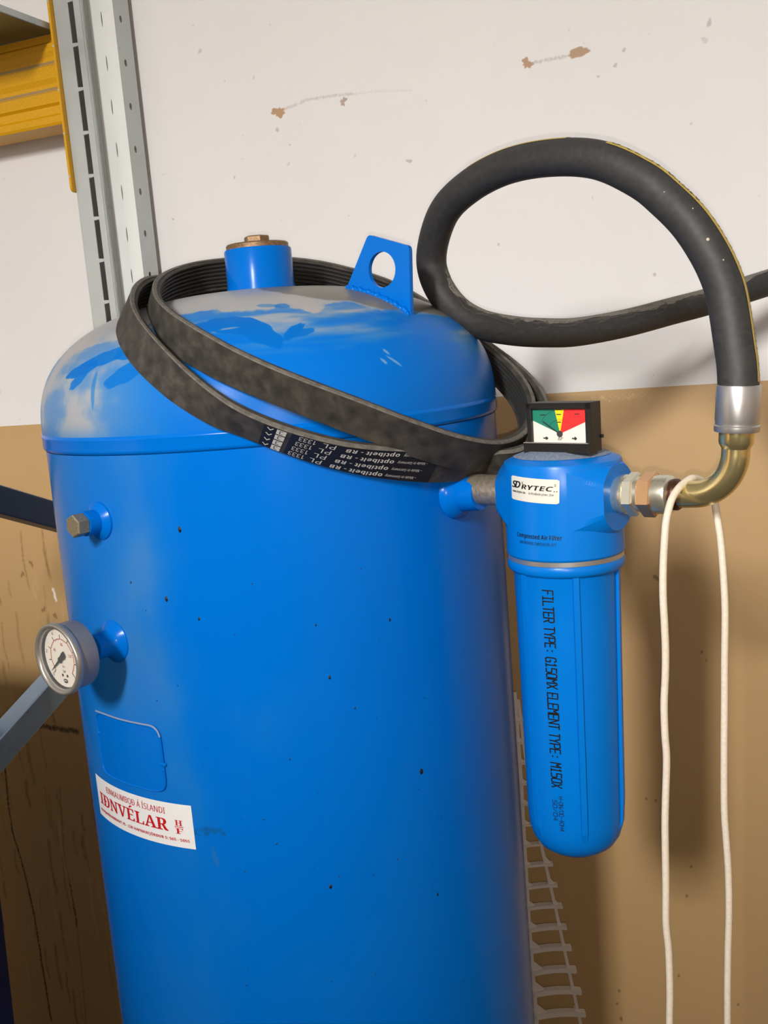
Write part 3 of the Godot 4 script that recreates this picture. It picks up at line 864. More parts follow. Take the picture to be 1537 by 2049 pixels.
# ------------------------------------------------------------------ the tank
func tank() -> void:
	var t := thing("air_tank", "tall glossy blue steel compressed air tank with a dusty domed top", "air tank", Vector3(TX, 0, TZ))
	var shell := [Vector2(0.0, 0.12), Vector2(0.10, 0.125), Vector2(0.18, 0.15), Vector2(0.235, 0.20), Vector2(0.25, 0.27), Vector2(0.25, 0.6), Vector2(0.25, 0.9), Vector2(0.25, 1.1), Vector2(0.25, 1.25), Vector2(0.25, 1.3705)]
	var sm := MB.new().lathe(shell, 160, Transform3D(), 1.0)
	for i in sm.uv.size():
		var az := fposmod(sm.uv[i].x * 360.0 + 40.0, 360.0)
		if sm.uv[i].x >= 0.99 and az < 41.0:
			az = 40.0
		if az > 200.0:
			az = 400.0 - az
		sm.uv[i] = Vector2(az / 200.0, (1.3705 - sm.v[i].y) / 0.7)
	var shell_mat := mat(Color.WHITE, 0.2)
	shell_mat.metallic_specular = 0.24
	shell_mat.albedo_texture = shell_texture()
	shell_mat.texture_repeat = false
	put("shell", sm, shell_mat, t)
	put("seam_ring", MB.new().lathe([Vector2(0.2490, 1.3705), Vector2(0.2508, 1.3715), Vector2(0.2521, 1.3730), Vector2(0.2525, 1.3750), Vector2(0.2523, 1.3830), Vector2(0.2529, 1.3846), Vector2(0.2529, 1.3858), Vector2(0.2523, 1.3870), Vector2(0.2516, 1.3885)], 160, Transform3D(), 0.9), blue, t)
	# dome; u by bearing, v by way to the top
	var prof := []
	for k in 41:
		var a := PI / 2.0 * k / 40.0
		prof.append(Vector2(0.2517 * pow(cos(a), 0.8) if k < 40 else 0.0, 1.3875 + 0.1365 * pow(sin(a), 0.8)))
	var dm := StandardMaterial3D.new()
	dm.albedo_texture = dome_texture()
	dm.roughness = 0.33
	dm.metallic_specular = 0.24
	var mb := MB.new().lathe(prof, 160, Transform3D(), 1.0)
	for i in mb.uv.size():
		var az := fposmod(mb.uv[i].x * 360.0 + 40.0, 360.0)
		if mb.uv[i].x >= 0.99 and az < 41.0:
			az = 40.0
		if az > 200.0:
			az = 400.0 - az * 1.0
		mb.uv[i] = Vector2(az / 200.0, 1.0 - mb.uv[i].y)
	dm.texture_repeat = false
	put("dome", mb, dm, t)
	# top nozzle and brass plug
	var nz := put("nozzle", MB.new().lathe([Vector2(0.0385, 1.49), Vector2(0.0382, 1.525), Vector2(0.0372, 1.530), Vector2(0.0372, 1.5665), Vector2(0.0362, 1.5682), Vector2(0.0, 1.5682)], 64), blue, t)
	var brass := speckle(mat(Color.WHITE, 0.5, 0.55), 30.0, Color(0.38, 0.30, 0.22), Color(0.66, 0.52, 0.38), 61)
	put("brass_plug", MB.new().lathe([Vector2(0.0345, 1.568), Vector2(0.0345, 1.5728), Vector2(0.033, 1.5742), Vector2(0.0, 1.5748)], 48), brass, nz)
	put("plug_hex", MB.new().prism(hexagon(0.0245, 0.25), 0.0085, Transform3D(Basis(Vector3.RIGHT, -PI / 2.0), Vector3(0, 1.574, 0)), 0.0012), brass, nz)
	# lifting lug: plate in the upright plane of the pipe's bearing
	var u := dir_az(AZ_PIPE)
	var nrm := Vector3(-u.z, 0, u.x)
	var lug := MB.new()
	var outer := rounded([Vector2(0.118, 1.500), Vector2(0.2085, 1.466), Vector2(0.2140, 1.5455), Vector2(0.1625, 1.5630)], 0.006, 5)
	lug.holed(outer, Vector2(0.177, 1.5268), 0.0176, 0.0176, 0.005, Transform3D(Basis(u, Vector3.UP, nrm), -nrm * 0.005), 64)
	var lg := put("lifting_lug", lug, blue, t)
	var bead := []
	for k in 40:
		var r := 0.1285 + 0.080 * k / 39.0
		bead.append(u * r + Vector3(0, 1.3875 + 0.1365 * pow(1.0 - pow(r / 0.252, 2.5), 0.4) + 0.0012 * sin(k * 2.3) + 0.0006 * sin(k * 5.1), 0) + nrm * (0.0010 + 0.0009 * sin(k * 3.7)))
	put("weld_bead", MB.new().tube(catmull(bead, 2), 0.0030, 8), blue, lg)
	# side boss with a hex plug
	var d := dir_az(106.1)
	var bx := Transform3D(along(d), d * 0.244 + Vector3(0, 1.3078, 0))
	var sb := put("plug_boss", MB.new().lathe([Vector2(0.0195, 0.0), Vector2(0.0185, 0.0075), Vector2(0.015, 0.0105), Vector2(0.0122, 0.0125), Vector2(0.0118, 0.0245), Vector2(0.0, 0.0245)], 40, bx), blue, t)
	put("hex_plug", MB.new().prism(hexagon(0.0195, 0.4), 0.0135, Transform3D(bx.basis * Basis(Vector3.RIGHT, -PI / 2.0), bx * Vector3(0, 0.024, 0)), 0.0012), speckle(mat(Color.WHITE, 0.45, 0.6), 40.0, Color(0.45, 0.42, 0.34), Color(0.66, 0.62, 0.52), 62), sb)
	# gauge boss
	var gd := dir_az(106.6)
	var gx := Transform3D(along(gd), gd * 0.244 + Vector3(0, 1.1873, 0))
	put("gauge_boss", MB.new().lathe([Vector2(0.023, 0.0), Vector2(0.0215, 0.0065), Vector2(0.016, 0.0115), Vector2(0.0128, 0.016), Vector2(0.0124, 0.030), Vector2(0.0, 0.030)], 40, gx), blue, t)
	# outlet boss
	var px := Transform3D(along(u + Vector3(0, 0.022, 0)), u * 0.240 + Vector3(0, 1.3018, 0))
	put("outlet_boss", MB.new().lathe([Vector2(0.028, 0.0), Vector2(0.0255, 0.013), Vector2(0.0215, 0.017), Vector2(0.0185, 0.020), Vector2(0.0172, 0.036), Vector2(0.0165, 0.040), Vector2(0.0, 0.040)], 48, px), blue, t)
	# painted-over name plate frame
	var pp := MB.new()
	var lay := on_cylinder(Vector3.ZERO, 0.2512, 107.0, 1.072)
	pp = sheet(0.104, 0.068, 24, 12, lay, 0.012)
	var np := put("name_plate", pp, blue, t)
	var rim := []
	for k in 41:
		var a := TAU * k / 40.0
		var q := Vector2(signf(cos(a)) * pow(absf(cos(a)), 0.28) * 0.052, signf(sin(a)) * pow(absf(sin(a)), 0.28) * 0.034)
		rim.append(lay.call(q)[0])
	put("plate_edge", MB.new().tube(rim, 0.0012, 8, false), blue, np)
	var ridge := []
	for q in [Vector2(-0.050, 0.0338), Vector2(-0.03, 0.0348), Vector2(-0.01, 0.0347), Vector2(0.01, 0.0347), Vector2(0.03, 0.0347), Vector2(0.043, 0.0342), Vector2(0.0495, 0.0300), Vector2(0.0518, 0.0240)]:
		ridge.append(lay.call(q)[0] + lay.call(q)[1] * 0.0004)
	put("dust_line", MB.new().tube(catmull(ridge, 4), 0.0010, 6), mat(Color(0.50, 0.56, 0.68), 0.7), np)
	for q in [Vector2(0.050, -0.004), Vector2(0.0535, -0.0042), Vector2(0.0505, -0.010), Vector2(-0.0505, 0.010)]:
		var pr: Array = lay.call(q)
		put("paint_blob", MB.new().lathe([Vector2(0.0022, 0.0), Vector2(0.0018, 0.001), Vector2(0.0008, 0.0016), Vector2(0.0, 0.0018)], 12, Transform3D(along(pr[1]), pr[0])), blue, np)
	# dealer's sticker
	var lab := on_cylinder(Vector3.ZERO, 0.2504, 107.5, 1.005)
	var stk := put("dealer_sticker", sheet(0.1605, 0.0455, 40, 6, lab), paper, t)
	stk.set_meta("label", "white paper sticker with red lettering")
	var lab2 := on_cylinder(Vector3.ZERO, 0.2508, 107.5, 1.005)
	var shift := func(x: float, y: float) -> Callable: return func(p: Vector2) -> Array: return lab2.call(p + Vector2(x, y))
	put("lettering", lettering("EINKAUMBOÐ Á ÍSLANDI", sans, 0.098, 0.0085, shift.call(-0.001, 0.0148)), red_ink, stk)
	put("lettering", lettering("IÐNVÉLAR", serif_bold, 0.121, 0.0165, shift.call(-0.0105, 0.0010)), red_ink, stk)
	put("lettering", lettering("H", serif_bold, 0.009, 0.0058, shift.call(0.0635, 0.0030)), red_ink, stk)
	put("lettering", lettering("F", serif_bold, 0.009, 0.0058, shift.call(0.0635, -0.0055)), red_ink, stk)
	put("lettering", strokes([[Vector2(0.0585, -0.0012), Vector2(0.0685, -0.0012)]], 0.0008, lab2), red_ink, stk)
	put("lettering", lettering("REYKJAVÍKURBRAUT 25 - 220 HAFNARFJÖRÐUR S: 565 - 5055", sans_bold, 0.148, 0.0046, shift.call(0.0005, -0.0148)), red_ink, stk)
	# flecks of dark paint
	var rng := RandomNumberGenerator.new()
	rng.seed = 71
	var fl := MB.new()
	var list := [[89.2, 1.234, 2.4], [81.9, 1.215, 1.6], [55.0, 1.149, 1.8], [40.2, 1.194, 1.6], [56.9, 1.201, 1.2], [35.3, 1.035, 2.8], [59.1, 0.9405, 2.2], [98.4, 1.249, 1.2], [65.2, 1.074, 1.0], [33.5, 0.901, 1.6], [84.0, 1.30, 2.6], [50.0, 1.115, 1.2], [70.0, 0.99, 1.0]]
	for k in 60:
		list.append([rng.randf_range(15.0, 120.0), rng.randf_range(0.75, 1.30), rng.randf_range(0.4, 0.9)])
	for q in list:
		var dd := dir_az(q[0])
		var s: float = q[2] * 0.001
		fl.lathe([Vector2(s, 0.0), Vector2(s * 0.6, s * 0.25), Vector2(0.0, s * 0.35)], 7, Transform3D(along(dd) * Basis.from_scale(Vector3(0.7, 1, 1.2)), dd * 0.25 + Vector3(0, q[1], 0)))
	var fs := put("paint_flecks", fl, mat(Color(0.02, 0.03, 0.06), 0.6), t)
	fs.set_meta("kind", "stuff")
	# feet, below the picture
	for a in [30.0, 150.0, 270.0]:
		var f := dir_az(a)
		put("foot", MB.new().box(f * 0.19 + Vector3(0, 0.09, 0), Vector3(0.05, 0.18, 0.05), 0.003), blue, t)


# ------------------------------------------------------------------ the belts
func belt_ring(tops: Array, lows: Array) -> Dictionary:
	var sub := 8
	var a := catmull(tops, sub, true)
	var b := catmull(lows, sub, true)
	var cnt := a.size()
	var out := []
	var cen := Vector3.ZERO
	for p in a:
		cen += p / cnt
	for i in cnt:
		var t: Vector3 = (a[(i + 1) % cnt] - a[(i - 1 + cnt) % cnt]).normalized()
		var w: Vector3 = (b[i] - a[i]).normalized()
		w = (w - t * w.dot(t)).normalized()
		var o: Vector3 = t.cross(w).normalized()
		out.append([a[i], w, o])
	# outward: the same turn of the frame all the way round
	var s := 0.0
	for q in out:
		s += q[2].dot(q[0] - cen)
	if s < 0.0:
		for q in out:
			q[2] = -q[2]
	return {"ring": out, "sub": sub}


# sweep a closed profile of (across from the top edge, outwards) round the belt
func band(ring: Array, prof: Array) -> MB:
	var mb := MB.new()
	var cnt := ring.size()
	var pc := prof.size()
	var area := 0.0
	for i in pc:
		area += prof[i].cross(prof[(i + 1) % pc])
	for i in cnt:
		var j := (i + 1) % cnt
		for k in pc:
			var p: Vector2 = prof[k]
			var q: Vector2 = prof[(k + 1) % pc]
			var e := (q - p).normalized()
			var en := Vector2(e.y, -e.x) * signf(area)
			var n0: Vector3 = ring[i][1] * en.x + ring[i][2] * en.y
			var n1: Vector3 = ring[j][1] * en.x + ring[j][2] * en.y
			mb.quad(ring[i][0] + ring[i][1] * p.x + ring[i][2] * p.y, ring[j][0] + ring[j][1] * p.x + ring[j][2] * p.y, ring[j][0] + ring[j][1] * q.x + ring[j][2] * q.y, ring[i][0] + ring[i][1] * q.x + ring[i][2] * q.y, n0, n1, n1, n0)
	return mb


func belts() -> void:
	var wide := 0.037
	var rib_mat := mat(Color(0.17, 0.168, 0.165), 0.55)
	var edge_mat := speckle(mat(Color.WHITE, 0.85), 12.0, Color(0.26, 0.25, 0.23), Color(0.50, 0.48, 0.45), 6, 0.02)
	for which in 2:
		var d := belt_ring(BELT_A_TOP if which == 0 else BELT_B_TOP, BELT_A_LOW if which == 0 else BELT_B_LOW)
		var ring: Array = d.ring
		var t := thing("ribbed_belt", "black ribbed drive belt round the dome, the upper one hugging nozzle and lug" if which == 0 else "dusty black ribbed drive belt with white printing, hanging lower across the tank's front", "drive belt")
		t.set_meta("group", "ribbed belts on the tank")
		var w := wide
		put("backing", band(ring, [Vector2(0.0006, 0.0036), Vector2(0.0, 0.0046), Vector2(0.0, 0.0078), Vector2(0.0008, 0.0086), Vector2(w - 0.0008, 0.0086), Vector2(w, 0.0078), Vector2(w, 0.0046), Vector2(w - 0.0006, 0.0036)]), rubber, t)
		put("dusty_edge", band(ring, [Vector2(-0.0003, 0.0044), Vector2(-0.0003, 0.0078), Vector2(0.0005, 0.0089), Vector2(0.0008, 0.0080), Vector2(0.0008, 0.0044)]), edge_mat, t)
		for k in 8:
			var x0 := w * k / 8.0
			var x1 := w * (k + 1) / 8.0
			put("rib", band(ring, [Vector2(x0 + 0.0006, 0.0038), Vector2(x1 - 0.0006, 0.0038), Vector2(x1 - 0.0014, 0.0004), Vector2(x1 - 0.0018, 0.0), Vector2(x0 + 0.0018, 0.0), Vector2(x0 + 0.0014, 0.0004)]), rubber if k == 0 or k == 7 else rib_mat, t)
		if which == 1:
			belt_print(t, ring, d.sub, w)


func belt_print(t: Node3D, ring: Array, sub: int, w: float) -> void:
	# way along the belt, from control point numbers
	var arc := [0.0]
	for i in range(1, ring.size()):
		arc.append(arc[i - 1] + ring[i][0].distance_to(ring[i - 1][0]))
	var way := func(idx: float) -> float:
		var f := idx * sub
		var i := int(f)
		return lerpf(arc[i], arc[i + 1], f - i)
	# x runs along the belt, y from the top edge downwards is +, so that the print stands on its head
	var lay_at := func(s0: float, lift: float) -> Callable:
		return func(p: Vector2) -> Array:
			var s: float = s0 + p.x
			var i := 0
			while i < arc.size() - 2 and arc[i + 1] < s:
				i += 1
			var f: float = (s - arc[i]) / maxf(arc[i + 1] - arc[i], 1e-6)
			var c: Vector3 = ring[i][0].lerp(ring[i + 1][0], f)
			var ww: Vector3 = ring[i][1].lerp(ring[i + 1][1], f).normalized()
			var oo: Vector3 = ring[i][2].lerp(ring[i + 1][2], f).normalized()
			return [c + ww * (w / 2.0 + p.y) + oo * (0.0086 + lift), oo]
	var field := mat(Color(0.085, 0.08, 0.078), 0.6)
	var s0: float = way.call(2.7)
	var s1: float = way.call(6.62)
	var pd := put("print_field", sheet(s1 - s0, w * 0.94, 48, 4, lay_at.call((s0 + s1) / 2.0, 0.0002)), field, t)
	var s2: float = way.call(6.93)
	var s3: float = way.call(7.32)
	put("print_field", sheet(s3 - s2, w * 0.9, 10, 4, lay_at.call((s2 + s3) / 2.0, 0.0002)), field, t)
	var row := [-0.0135, -0.0048, 0.0039, 0.0126]
	for k in 4:
		var y: float = row[k]
		var word := func(s: String, f: Font, a: float, b: float, h: float) -> void:
			var sa: float = way.call(a)
			var sb: float = way.call(b)
			var base: Callable = lay_at.call((sa + sb) / 2.0, 0.0005)
			put("lettering", lettering(s, f, sb - sa, h, func(p: Vector2) -> Array: return base.call(p + Vector2(0, y))), white_ink, pd)
		word.call("– Made in Germany", sans, 2.92 + 0.06 * k, 3.68 + 0.06 * k, 0.0042)
		word.call("optibelt - RB", sans_bold, 3.78 + 0.05 * k, 5.12 + 0.05 * k, 0.0066)
		word.call("PL", sans, 5.42 + 0.04 * k, 5.80 + 0.04 * k, 0.0062)
		word.call("1333", sans, 5.98 + 0.03 * k, 6.42 + 0.03 * k, 0.0062)
		var sc: float = way.call(6.86)
		var box: Callable = lay_at.call(sc, 0.0004)
		put("print_box", sheet(0.0085, 0.0072, 2, 2, func(p: Vector2) -> Array: return box.call(p + Vector2(0, y + 0.0005))), white_ink, pd)
		put("lettering", strokes([[Vector2(-0.0012, y - 0.002), Vector2(0.0014, y - 0.002), Vector2(0.0014, y + 0.0022), Vector2(-0.0012, y + 0.0022)]], 0.0006, lay_at.call(sc, 0.0006)), ink, pd)
		var cv: Callable = lay_at.call(way.call(7.14), 0.0005)
		put("lettering", strokes([[Vector2(-0.0022, y - 0.0016), Vector2(0.0, y + 0.0014), Vector2(0.0026, y - 0.0012)]], 0.0011, cv), white_ink, pd)


# ------------------------------------------------------------------ the pressure gauge
func gauge() -> void:
	var d := dir_az(106.6)
	var t := thing("pressure_gauge", "round steel pressure gauge with white dial on the left side of the blue tank", "pressure gauge", Vector3(TX, 1.1873, TZ) + d * 0.274, along(d))
	# y axis of the thing points away from the tank; -x is to the right seen from the front, z is up
	put("stem", MB.new().prism(hexagon(0.014), 0.016, Transform3D(Basis(Vector3.RIGHT, -PI / 2.0), Vector3.ZERO), 0.001), speckle(mat(Color.WHITE, 0.5, 0.6), 40.0, Color(0.35, 0.32, 0.28), Color(0.55, 0.5, 0.42), 63), t)
	put("case", MB.new().lathe([Vector2(0.0, 0.0135), Vector2(0.028, 0.0135), Vector2(0.0315, 0.016), Vector2(0.0322, 0.019), Vector2(0.0322, 0.036)], 72), brushed(mat(Color(0.56, 0.545, 0.54), 0.4, 0.55), 12.0, 0.34, 0.5, 19), t)
	put("bezel", MB.new().lathe([Vector2(0.0322, 0.0345), Vector2(0.0342, 0.0352), Vector2(0.0348, 0.037), Vector2(0.0346, 0.0405), Vector2(0.0335, 0.0418), Vector2(0.0318, 0.0418), Vector2(0.0302, 0.0408), Vector2(0.0297, 0.0395), Vector2(0.0297, 0.0372)], 72, Transform3D(), 0.9), brushed(mat(Color(0.66, 0.65, 0.63), 0.3, 0.7), 12.0, 0.26, 0.4, 15), t)
	put("inner_ring", MB.new().lathe([Vector2(0.0298, 0.0375), Vector2(0.0285, 0.0345)], 60, Transform3D(), 0.6), black, t)
	var face := put("dial", MB.new().lathe([Vector2(0.0300, 0.0345), Vector2(0.0, 0.0345)], 60), mat(Color(0.86, 0.83, 0.78), 0.6), t)
	var xf := Transform3D(Basis(Vector3.LEFT, Vector3.BACK, Vector3.UP), Vector3(0, 0.0348, 0))
	var lay := on_plane(xf)
	var dark := mat(Color(0.06, 0.06, 0.08), 0.6)
	var redm := mat(Color(0.70, 0.22, 0.2), 0.6)
	var arc1 := []
	for k in 55:
		var a := deg_to_rad(225.0 - 270.0 * k / 54.0)
		arc1.append(Vector2(cos(a), sin(a)) * 0.0185)
	put("scale_arc", strokes([arc1], 0.0006, lay), redm, face)
	var major := []
	var minor := []
	for k in 41:
		var a := deg_to_rad(225.0 - 270.0 * k / 40.0)
		var dr := Vector2(cos(a), sin(a))
		if k % 5 == 0:
			major.append([dr * 0.0185, dr * 0.0225])
		else:
			minor.append([dr * 0.0185, dr * 0.0172])
	put("scale_marks", strokes(major, 0.0008, lay), dark, face)
	put("scale_marks", strokes(minor, 0.0005, lay), redm, face)
	for q in [["0", 225.0], ["2", 171.0], ["4", 117.0], ["6", 63.0], ["8", 9.0], ["10", -45.0]]:
		var a := deg_to_rad(q[1])
		var c := Vector2(cos(a), sin(a)) * 0.0252
		put("numeral", lettering(q[0], sans, 0.0022 * q[0].length(), 0.0034, func(p: Vector2) -> Array: return lay.call(p + c)), dark, face)
	for q in [["40", 150.0], ["80", 84.0], ["120", 14.0]]:
		var a := deg_to_rad(q[1])
		var c := Vector2(cos(a), sin(a)) * 0.0132
		put("numeral", lettering(q[0], sans, 0.0018 * q[0].length(), 0.003, func(p: Vector2) -> Array: return lay.call(p + c)), redm, face)
	put("numeral", lettering("psi", sans, 0.0038, 0.003, func(p: Vector2) -> Array: return lay.call(p + Vector2(0.0005, -0.0085))), redm, face)
	put("numeral", lettering("bar", sans, 0.0045, 0.003, func(p: Vector2) -> Array: return lay.call(p + Vector2(0.0008, -0.0128))), dark, face)
	for q in [Vector2(-0.003, -0.0172), Vector2(0.0045, -0.0172)]:
		put("dial_dot", MB.new().lathe([Vector2(0.0015, 0.0), Vector2(0.0, 0.0002)], 14, Transform3D(Basis(), Vector3(-q.x, 0.0347, q.y))), dark, face)
	put("dial_mark", MB.new().lathe([Vector2(0.0036, 0.0), Vector2(0.0, 0.0002)], 20, Transform3D(Basis.from_scale(Vector3(1, 1, 0.6)), Vector3(-0.0008, 0.0347, -0.0225))), dark, face)
	put("dial_mark", strokes([[Vector2(-0.0015, -0.0228), Vector2(0.001, -0.0216), Vector2(0.0032, -0.0222)]], 0.0008, on_plane(Transform3D(xf.basis, Vector3(0, 0.0352, 0)))), mat(Color(0.8, 0.78, 0.74), 0.6), face)
	put("needle", MB.new().prism([Vector2(-0.0190, -0.0148), Vector2(-0.0035, -0.0042), Vector2(-0.001, -0.0052), Vector2(0.0012, -0.0018), Vector2(0.0048, -0.0005), Vector2(0.0068, 0.0028), Vector2(0.0046, 0.0072), Vector2(0.0018, 0.0056), Vector2(-0.0016, 0.0018), Vector2(-0.0052, -0.0004), Vector2(-0.0055, -0.0028)], 0.0008, Transform3D(xf.basis, Vector3(0, 0.0356, 0)), 0.0), mat(Color(0.03, 0.03, 0.05), 0.5), t)
	var glass := mat(Color(1, 1, 1, 0.06), 0.05)
	glass.transparency = BaseMaterial3D.TRANSPARENCY_ALPHA
	put("glass", MB.new().lathe([Vector2(0.0296, 0.0385), Vector2(0.0, 0.0387)], 60), glass, t)


# ------------------------------------------------------------------ the filter
func filter() -> void:
	var yp := 1.3047
	var basis := Basis(Vector3.UP, deg_to_rad(-AZ_PIPE)) * Basis(Vector3.BACK, deg_to_rad(-1.0))
	var t := thing("air_filter", "light blue compressed air filter with long ribbed bowl hanging right of the tank", "air filter", Vector3(TX, yp, TZ) + dir_az(AZ_PIPE) * 0.372, basis)
	# local: x along the pipe away from the tank, y up, z towards the room
	var head := put("head", MB.new().lathe([Vector2(0.0, -0.05), Vector2(0.0528, -0.0527), Vector2(0.0538, -0.051), Vector2(0.0535, 0.0), Vector2(0.0535, 0.0300), Vector2(0.0525, 0.0322), Vector2(0.046, 0.0355), Vector2(0.030, 0.0410), Vector2(0.0, 0.0412)], 96, Transform3D(), 0.5), filter_blue, t)
	# port blocks: cones cut off flat at front and back
	for s in [-1, 1]:
		var mb := MB.new()
		var rings := []
		var secs := 14
		for i in secs + 1:
			var f := float(i) / secs
			var x: float = 0.0300 + 0.026 * f
			var wn := 0.0443 - 0.64 * (x - 0.030)
			var hn := 0.029 - 0.66 * (x - 0.030)
			var r := maxf(sqrt(wn * wn + hn * hn), 0.0300)
			var ring := []
			for k in 48:
				var a := TAU * k / 48.0
				ring.append(Vector3(s * x, minf(r * sin(a), 0.0305 - 0.002 * f), clampf(r * cos(a), -wn, wn)))
			rings.append(ring)
		for i in secs:
			for k in 48:
				var k1 := (k + 1) % 48
				var mid: Vector3 = (rings[i][k] + rings[i + 1][k1]) * Vector3(0, 0.5, 0.5)
				mb.quadf(rings[i][k], rings[i][k1], rings[i + 1][k1], rings[i + 1][k], mid + Vector3(s * 0.01, 0, 0))
		for k in 48:
			mb.flat(Vector3(s * 0.056, 0, 0), rings[secs][k], rings[secs][(k + 1) % 48], Vector3(s, 0, 0))
		put("port", mb, filter_blue, head)
	var dusty := speckle(mat(Color.WHITE, 0.8), 26.0, Color(0.33, 0.45, 0.63), Color(0.62, 0.61, 0.60), 64, 0.02)
	put("dust_layer", MB.new().lathe([Vector2(0.0440, 0.0366), Vector2(0.030, 0.0414), Vector2(0.0, 0.0416)], 72), dusty, head)
	put("seal_ring", MB.new().lathe([Vector2(0.050, -0.0575), Vector2(0.0528, -0.0572), Vector2(0.0528, -0.0530), Vector2(0.050, -0.0526)], 96), steel, t)
	var bowl := put("bowl", MB.new().lathe([Vector2(0.0, -0.3495), Vector2(0.014, -0.3485), Vector2(0.027, -0.345), Vector2(0.036, -0.3385), Vector2(0.0415, -0.330), Vector2(0.0445, -0.319), Vector2(0.0455, -0.305), Vector2(0.0462, -0.24), Vector2(0.0474, -0.12), Vector2(0.0482, -0.0705), Vector2(0.0488, -0.0685), Vector2(0.0520, -0.0668), Vector2(0.0536, -0.0645), Vector2(0.0536, -0.0592), Vector2(0.0526, -0.0574), Vector2(0.0, -0.057)], 96, Transform3D(), 0.75), filter_blue, t)
	for k in 6:
		var a := deg_to_rad(50.0 + 60.0 * k)
		var o := Vector3(cos(a), 0, sin(a))
		var side := Vector3(-sin(a), 0, cos(a))
		var mb := MB.new()
		var pr := [Vector2(-0.0668, 0.0505), Vector2(-0.15, 0.0497), Vector2(-0.29, 0.0484), Vector2(-0.312, 0.0470), Vector2(-0.322, 0.0440)]
		for i in pr.size() - 1:
			var p: Vector2 = pr[i]
			var q: Vector2 = pr[i + 1]
			var w0 := 0.0026
			var n0 := (o + Vector3(0, 0.0 if i < 2 else -0.3, 0)).normalized()
			var corners := func(pt: Vector2) -> Array:
				return [o * 0.043 - side * w0 * 1.5 + Vector3.UP * pt.x, o * pt.y - side * w0 + Vector3.UP * pt.x, o * pt.y + side * w0 + Vector3.UP * pt.x, o * 0.043 + side * w0 * 1.5 + Vector3.UP * pt.x]
			var c0: Array = corners.call(p)
			var c1: Array = corners.call(q)
			mb.quadf(c0[0], c0[1], c1[1], c1[0], -side)
			mb.quadf(c0[1], c0[2], c1[2], c1[1], n0)
			mb.quadf(c0[2], c0[3], c1[3], c1[2], side)
		put("rib", mb, filter_blue, bowl)
	put("drain_plug", MB.new().lathe([Vector2(0.0, -0.356), Vector2(0.006, -0.3555), Vector2(0.0068, -0.352), Vector2(0.0068, -0.346)], 24), black, t)
	# nipple to the tank
	put("inlet_nipple", MB.new().lathe([Vector2(0.0148, 0.0), Vector2(0.0148, 0.046)], 40, Transform3D(along(Vector3.LEFT), Vector3(-0.054, 0, 0))), speckle(mat(Color.WHITE, 0.4, 0.7), 40.0, Color(0.58, 0.53, 0.45), Color(0.76, 0.73, 0.67), 65, 0.008), t)
	# printing on the bowl, running downwards
	var glyph := {
		"F": [[0, 0, 0, 1], [0, 1, 1, 1], [0, 0.52, 0.75, 0.52]], "I": [[0.5, 0, 0.5, 1], [0.15, 0, 0.85, 0], [0.15, 1, 0.85, 1]], "L": [[0, 1, 0, 0], [0, 0, 1, 0]], "T": [[0.5, 0, 0.5, 1], [0, 1, 1, 1]],
		"E": [[0, 0, 0, 1], [0, 1, 1, 1], [0, 0.5, 0.8, 0.5], [0, 0, 1, 0]], "R": [[0, 0, 0, 1], [0, 1, 0.8, 1], [0.8, 1, 1, 0.85], [1, 0.85, 1, 0.65], [1, 0.65, 0.8, 0.5], [0.8, 0.5, 0, 0.5], [0.45, 0.5, 1, 0]],
		"Y": [[0, 1, 0.5, 0.5], [1, 1, 0.5, 0.5], [0.5, 0.5, 0.5, 0]], "P": [[0, 0, 0, 1], [0, 1, 0.8, 1], [0.8, 1, 1, 0.85], [1, 0.85, 1, 0.6], [1, 0.6, 0.8, 0.45], [0.8, 0.45, 0, 0.45]],
		":": [[0.4, 0.68, 0.6, 0.68], [0.4, 0.22, 0.6, 0.22]], "G": [[1, 0.85, 0.8, 1], [0.8, 1, 0.2, 1], [0.2, 1, 0, 0.85], [0, 0.85, 0, 0.15], [0, 0.15, 0.2, 0], [0.2, 0, 1, 0], [1, 0, 1, 0.45], [1, 0.45, 0.55, 0.45]],
		"1": [[0.5, 0, 0.5, 1], [0.2, 0.85, 0.5, 1], [0.15, 0, 0.85, 0]], "5": [[1, 1, 0, 1], [0, 1, 0, 0.55], [0, 0.55, 0.8, 0.55], [0.8, 0.55, 1, 0.4], [1, 0.4, 1, 0.15], [1, 0.15, 0.8, 0], [0.8, 0, 0, 0]],
		"0": [[0.2, 0, 0.8, 0], [0.8, 0, 1, 0.15], [1, 0.15, 1, 0.85], [1, 0.85, 0.8, 1], [0.8, 1, 0.2, 1], [0.2, 1, 0, 0.85], [0, 0.85, 0, 0.15], [0, 0.15, 0.2, 0]],
		"M": [[0, 0, 0, 1], [0, 1, 0.5, 0.55], [0.5, 0.55, 1, 1], [1, 1, 1, 0]], "X": [[0, 0, 1, 1], [0, 1, 1, 0]], "N": [[0, 0, 0, 1], [0, 1, 1, 0], [1, 0, 1, 1]],
		"4": [[0.8, 0, 0.8, 1], [0.8, 1, 0, 0.35], [0, 0.35, 1, 0.35]], "3": [[0, 1, 1, 1], [1, 1, 1, 0], [1, 0, 0, 0], [0.3, 0.5, 1, 0.5]], "/": [[0, 0, 1, 1]], "H": [[0, 0, 0, 1], [1, 0, 1, 1], [0, 0.5, 1, 0.5]], "-": [[0.1, 0.5, 0.9, 0.5]],
	}
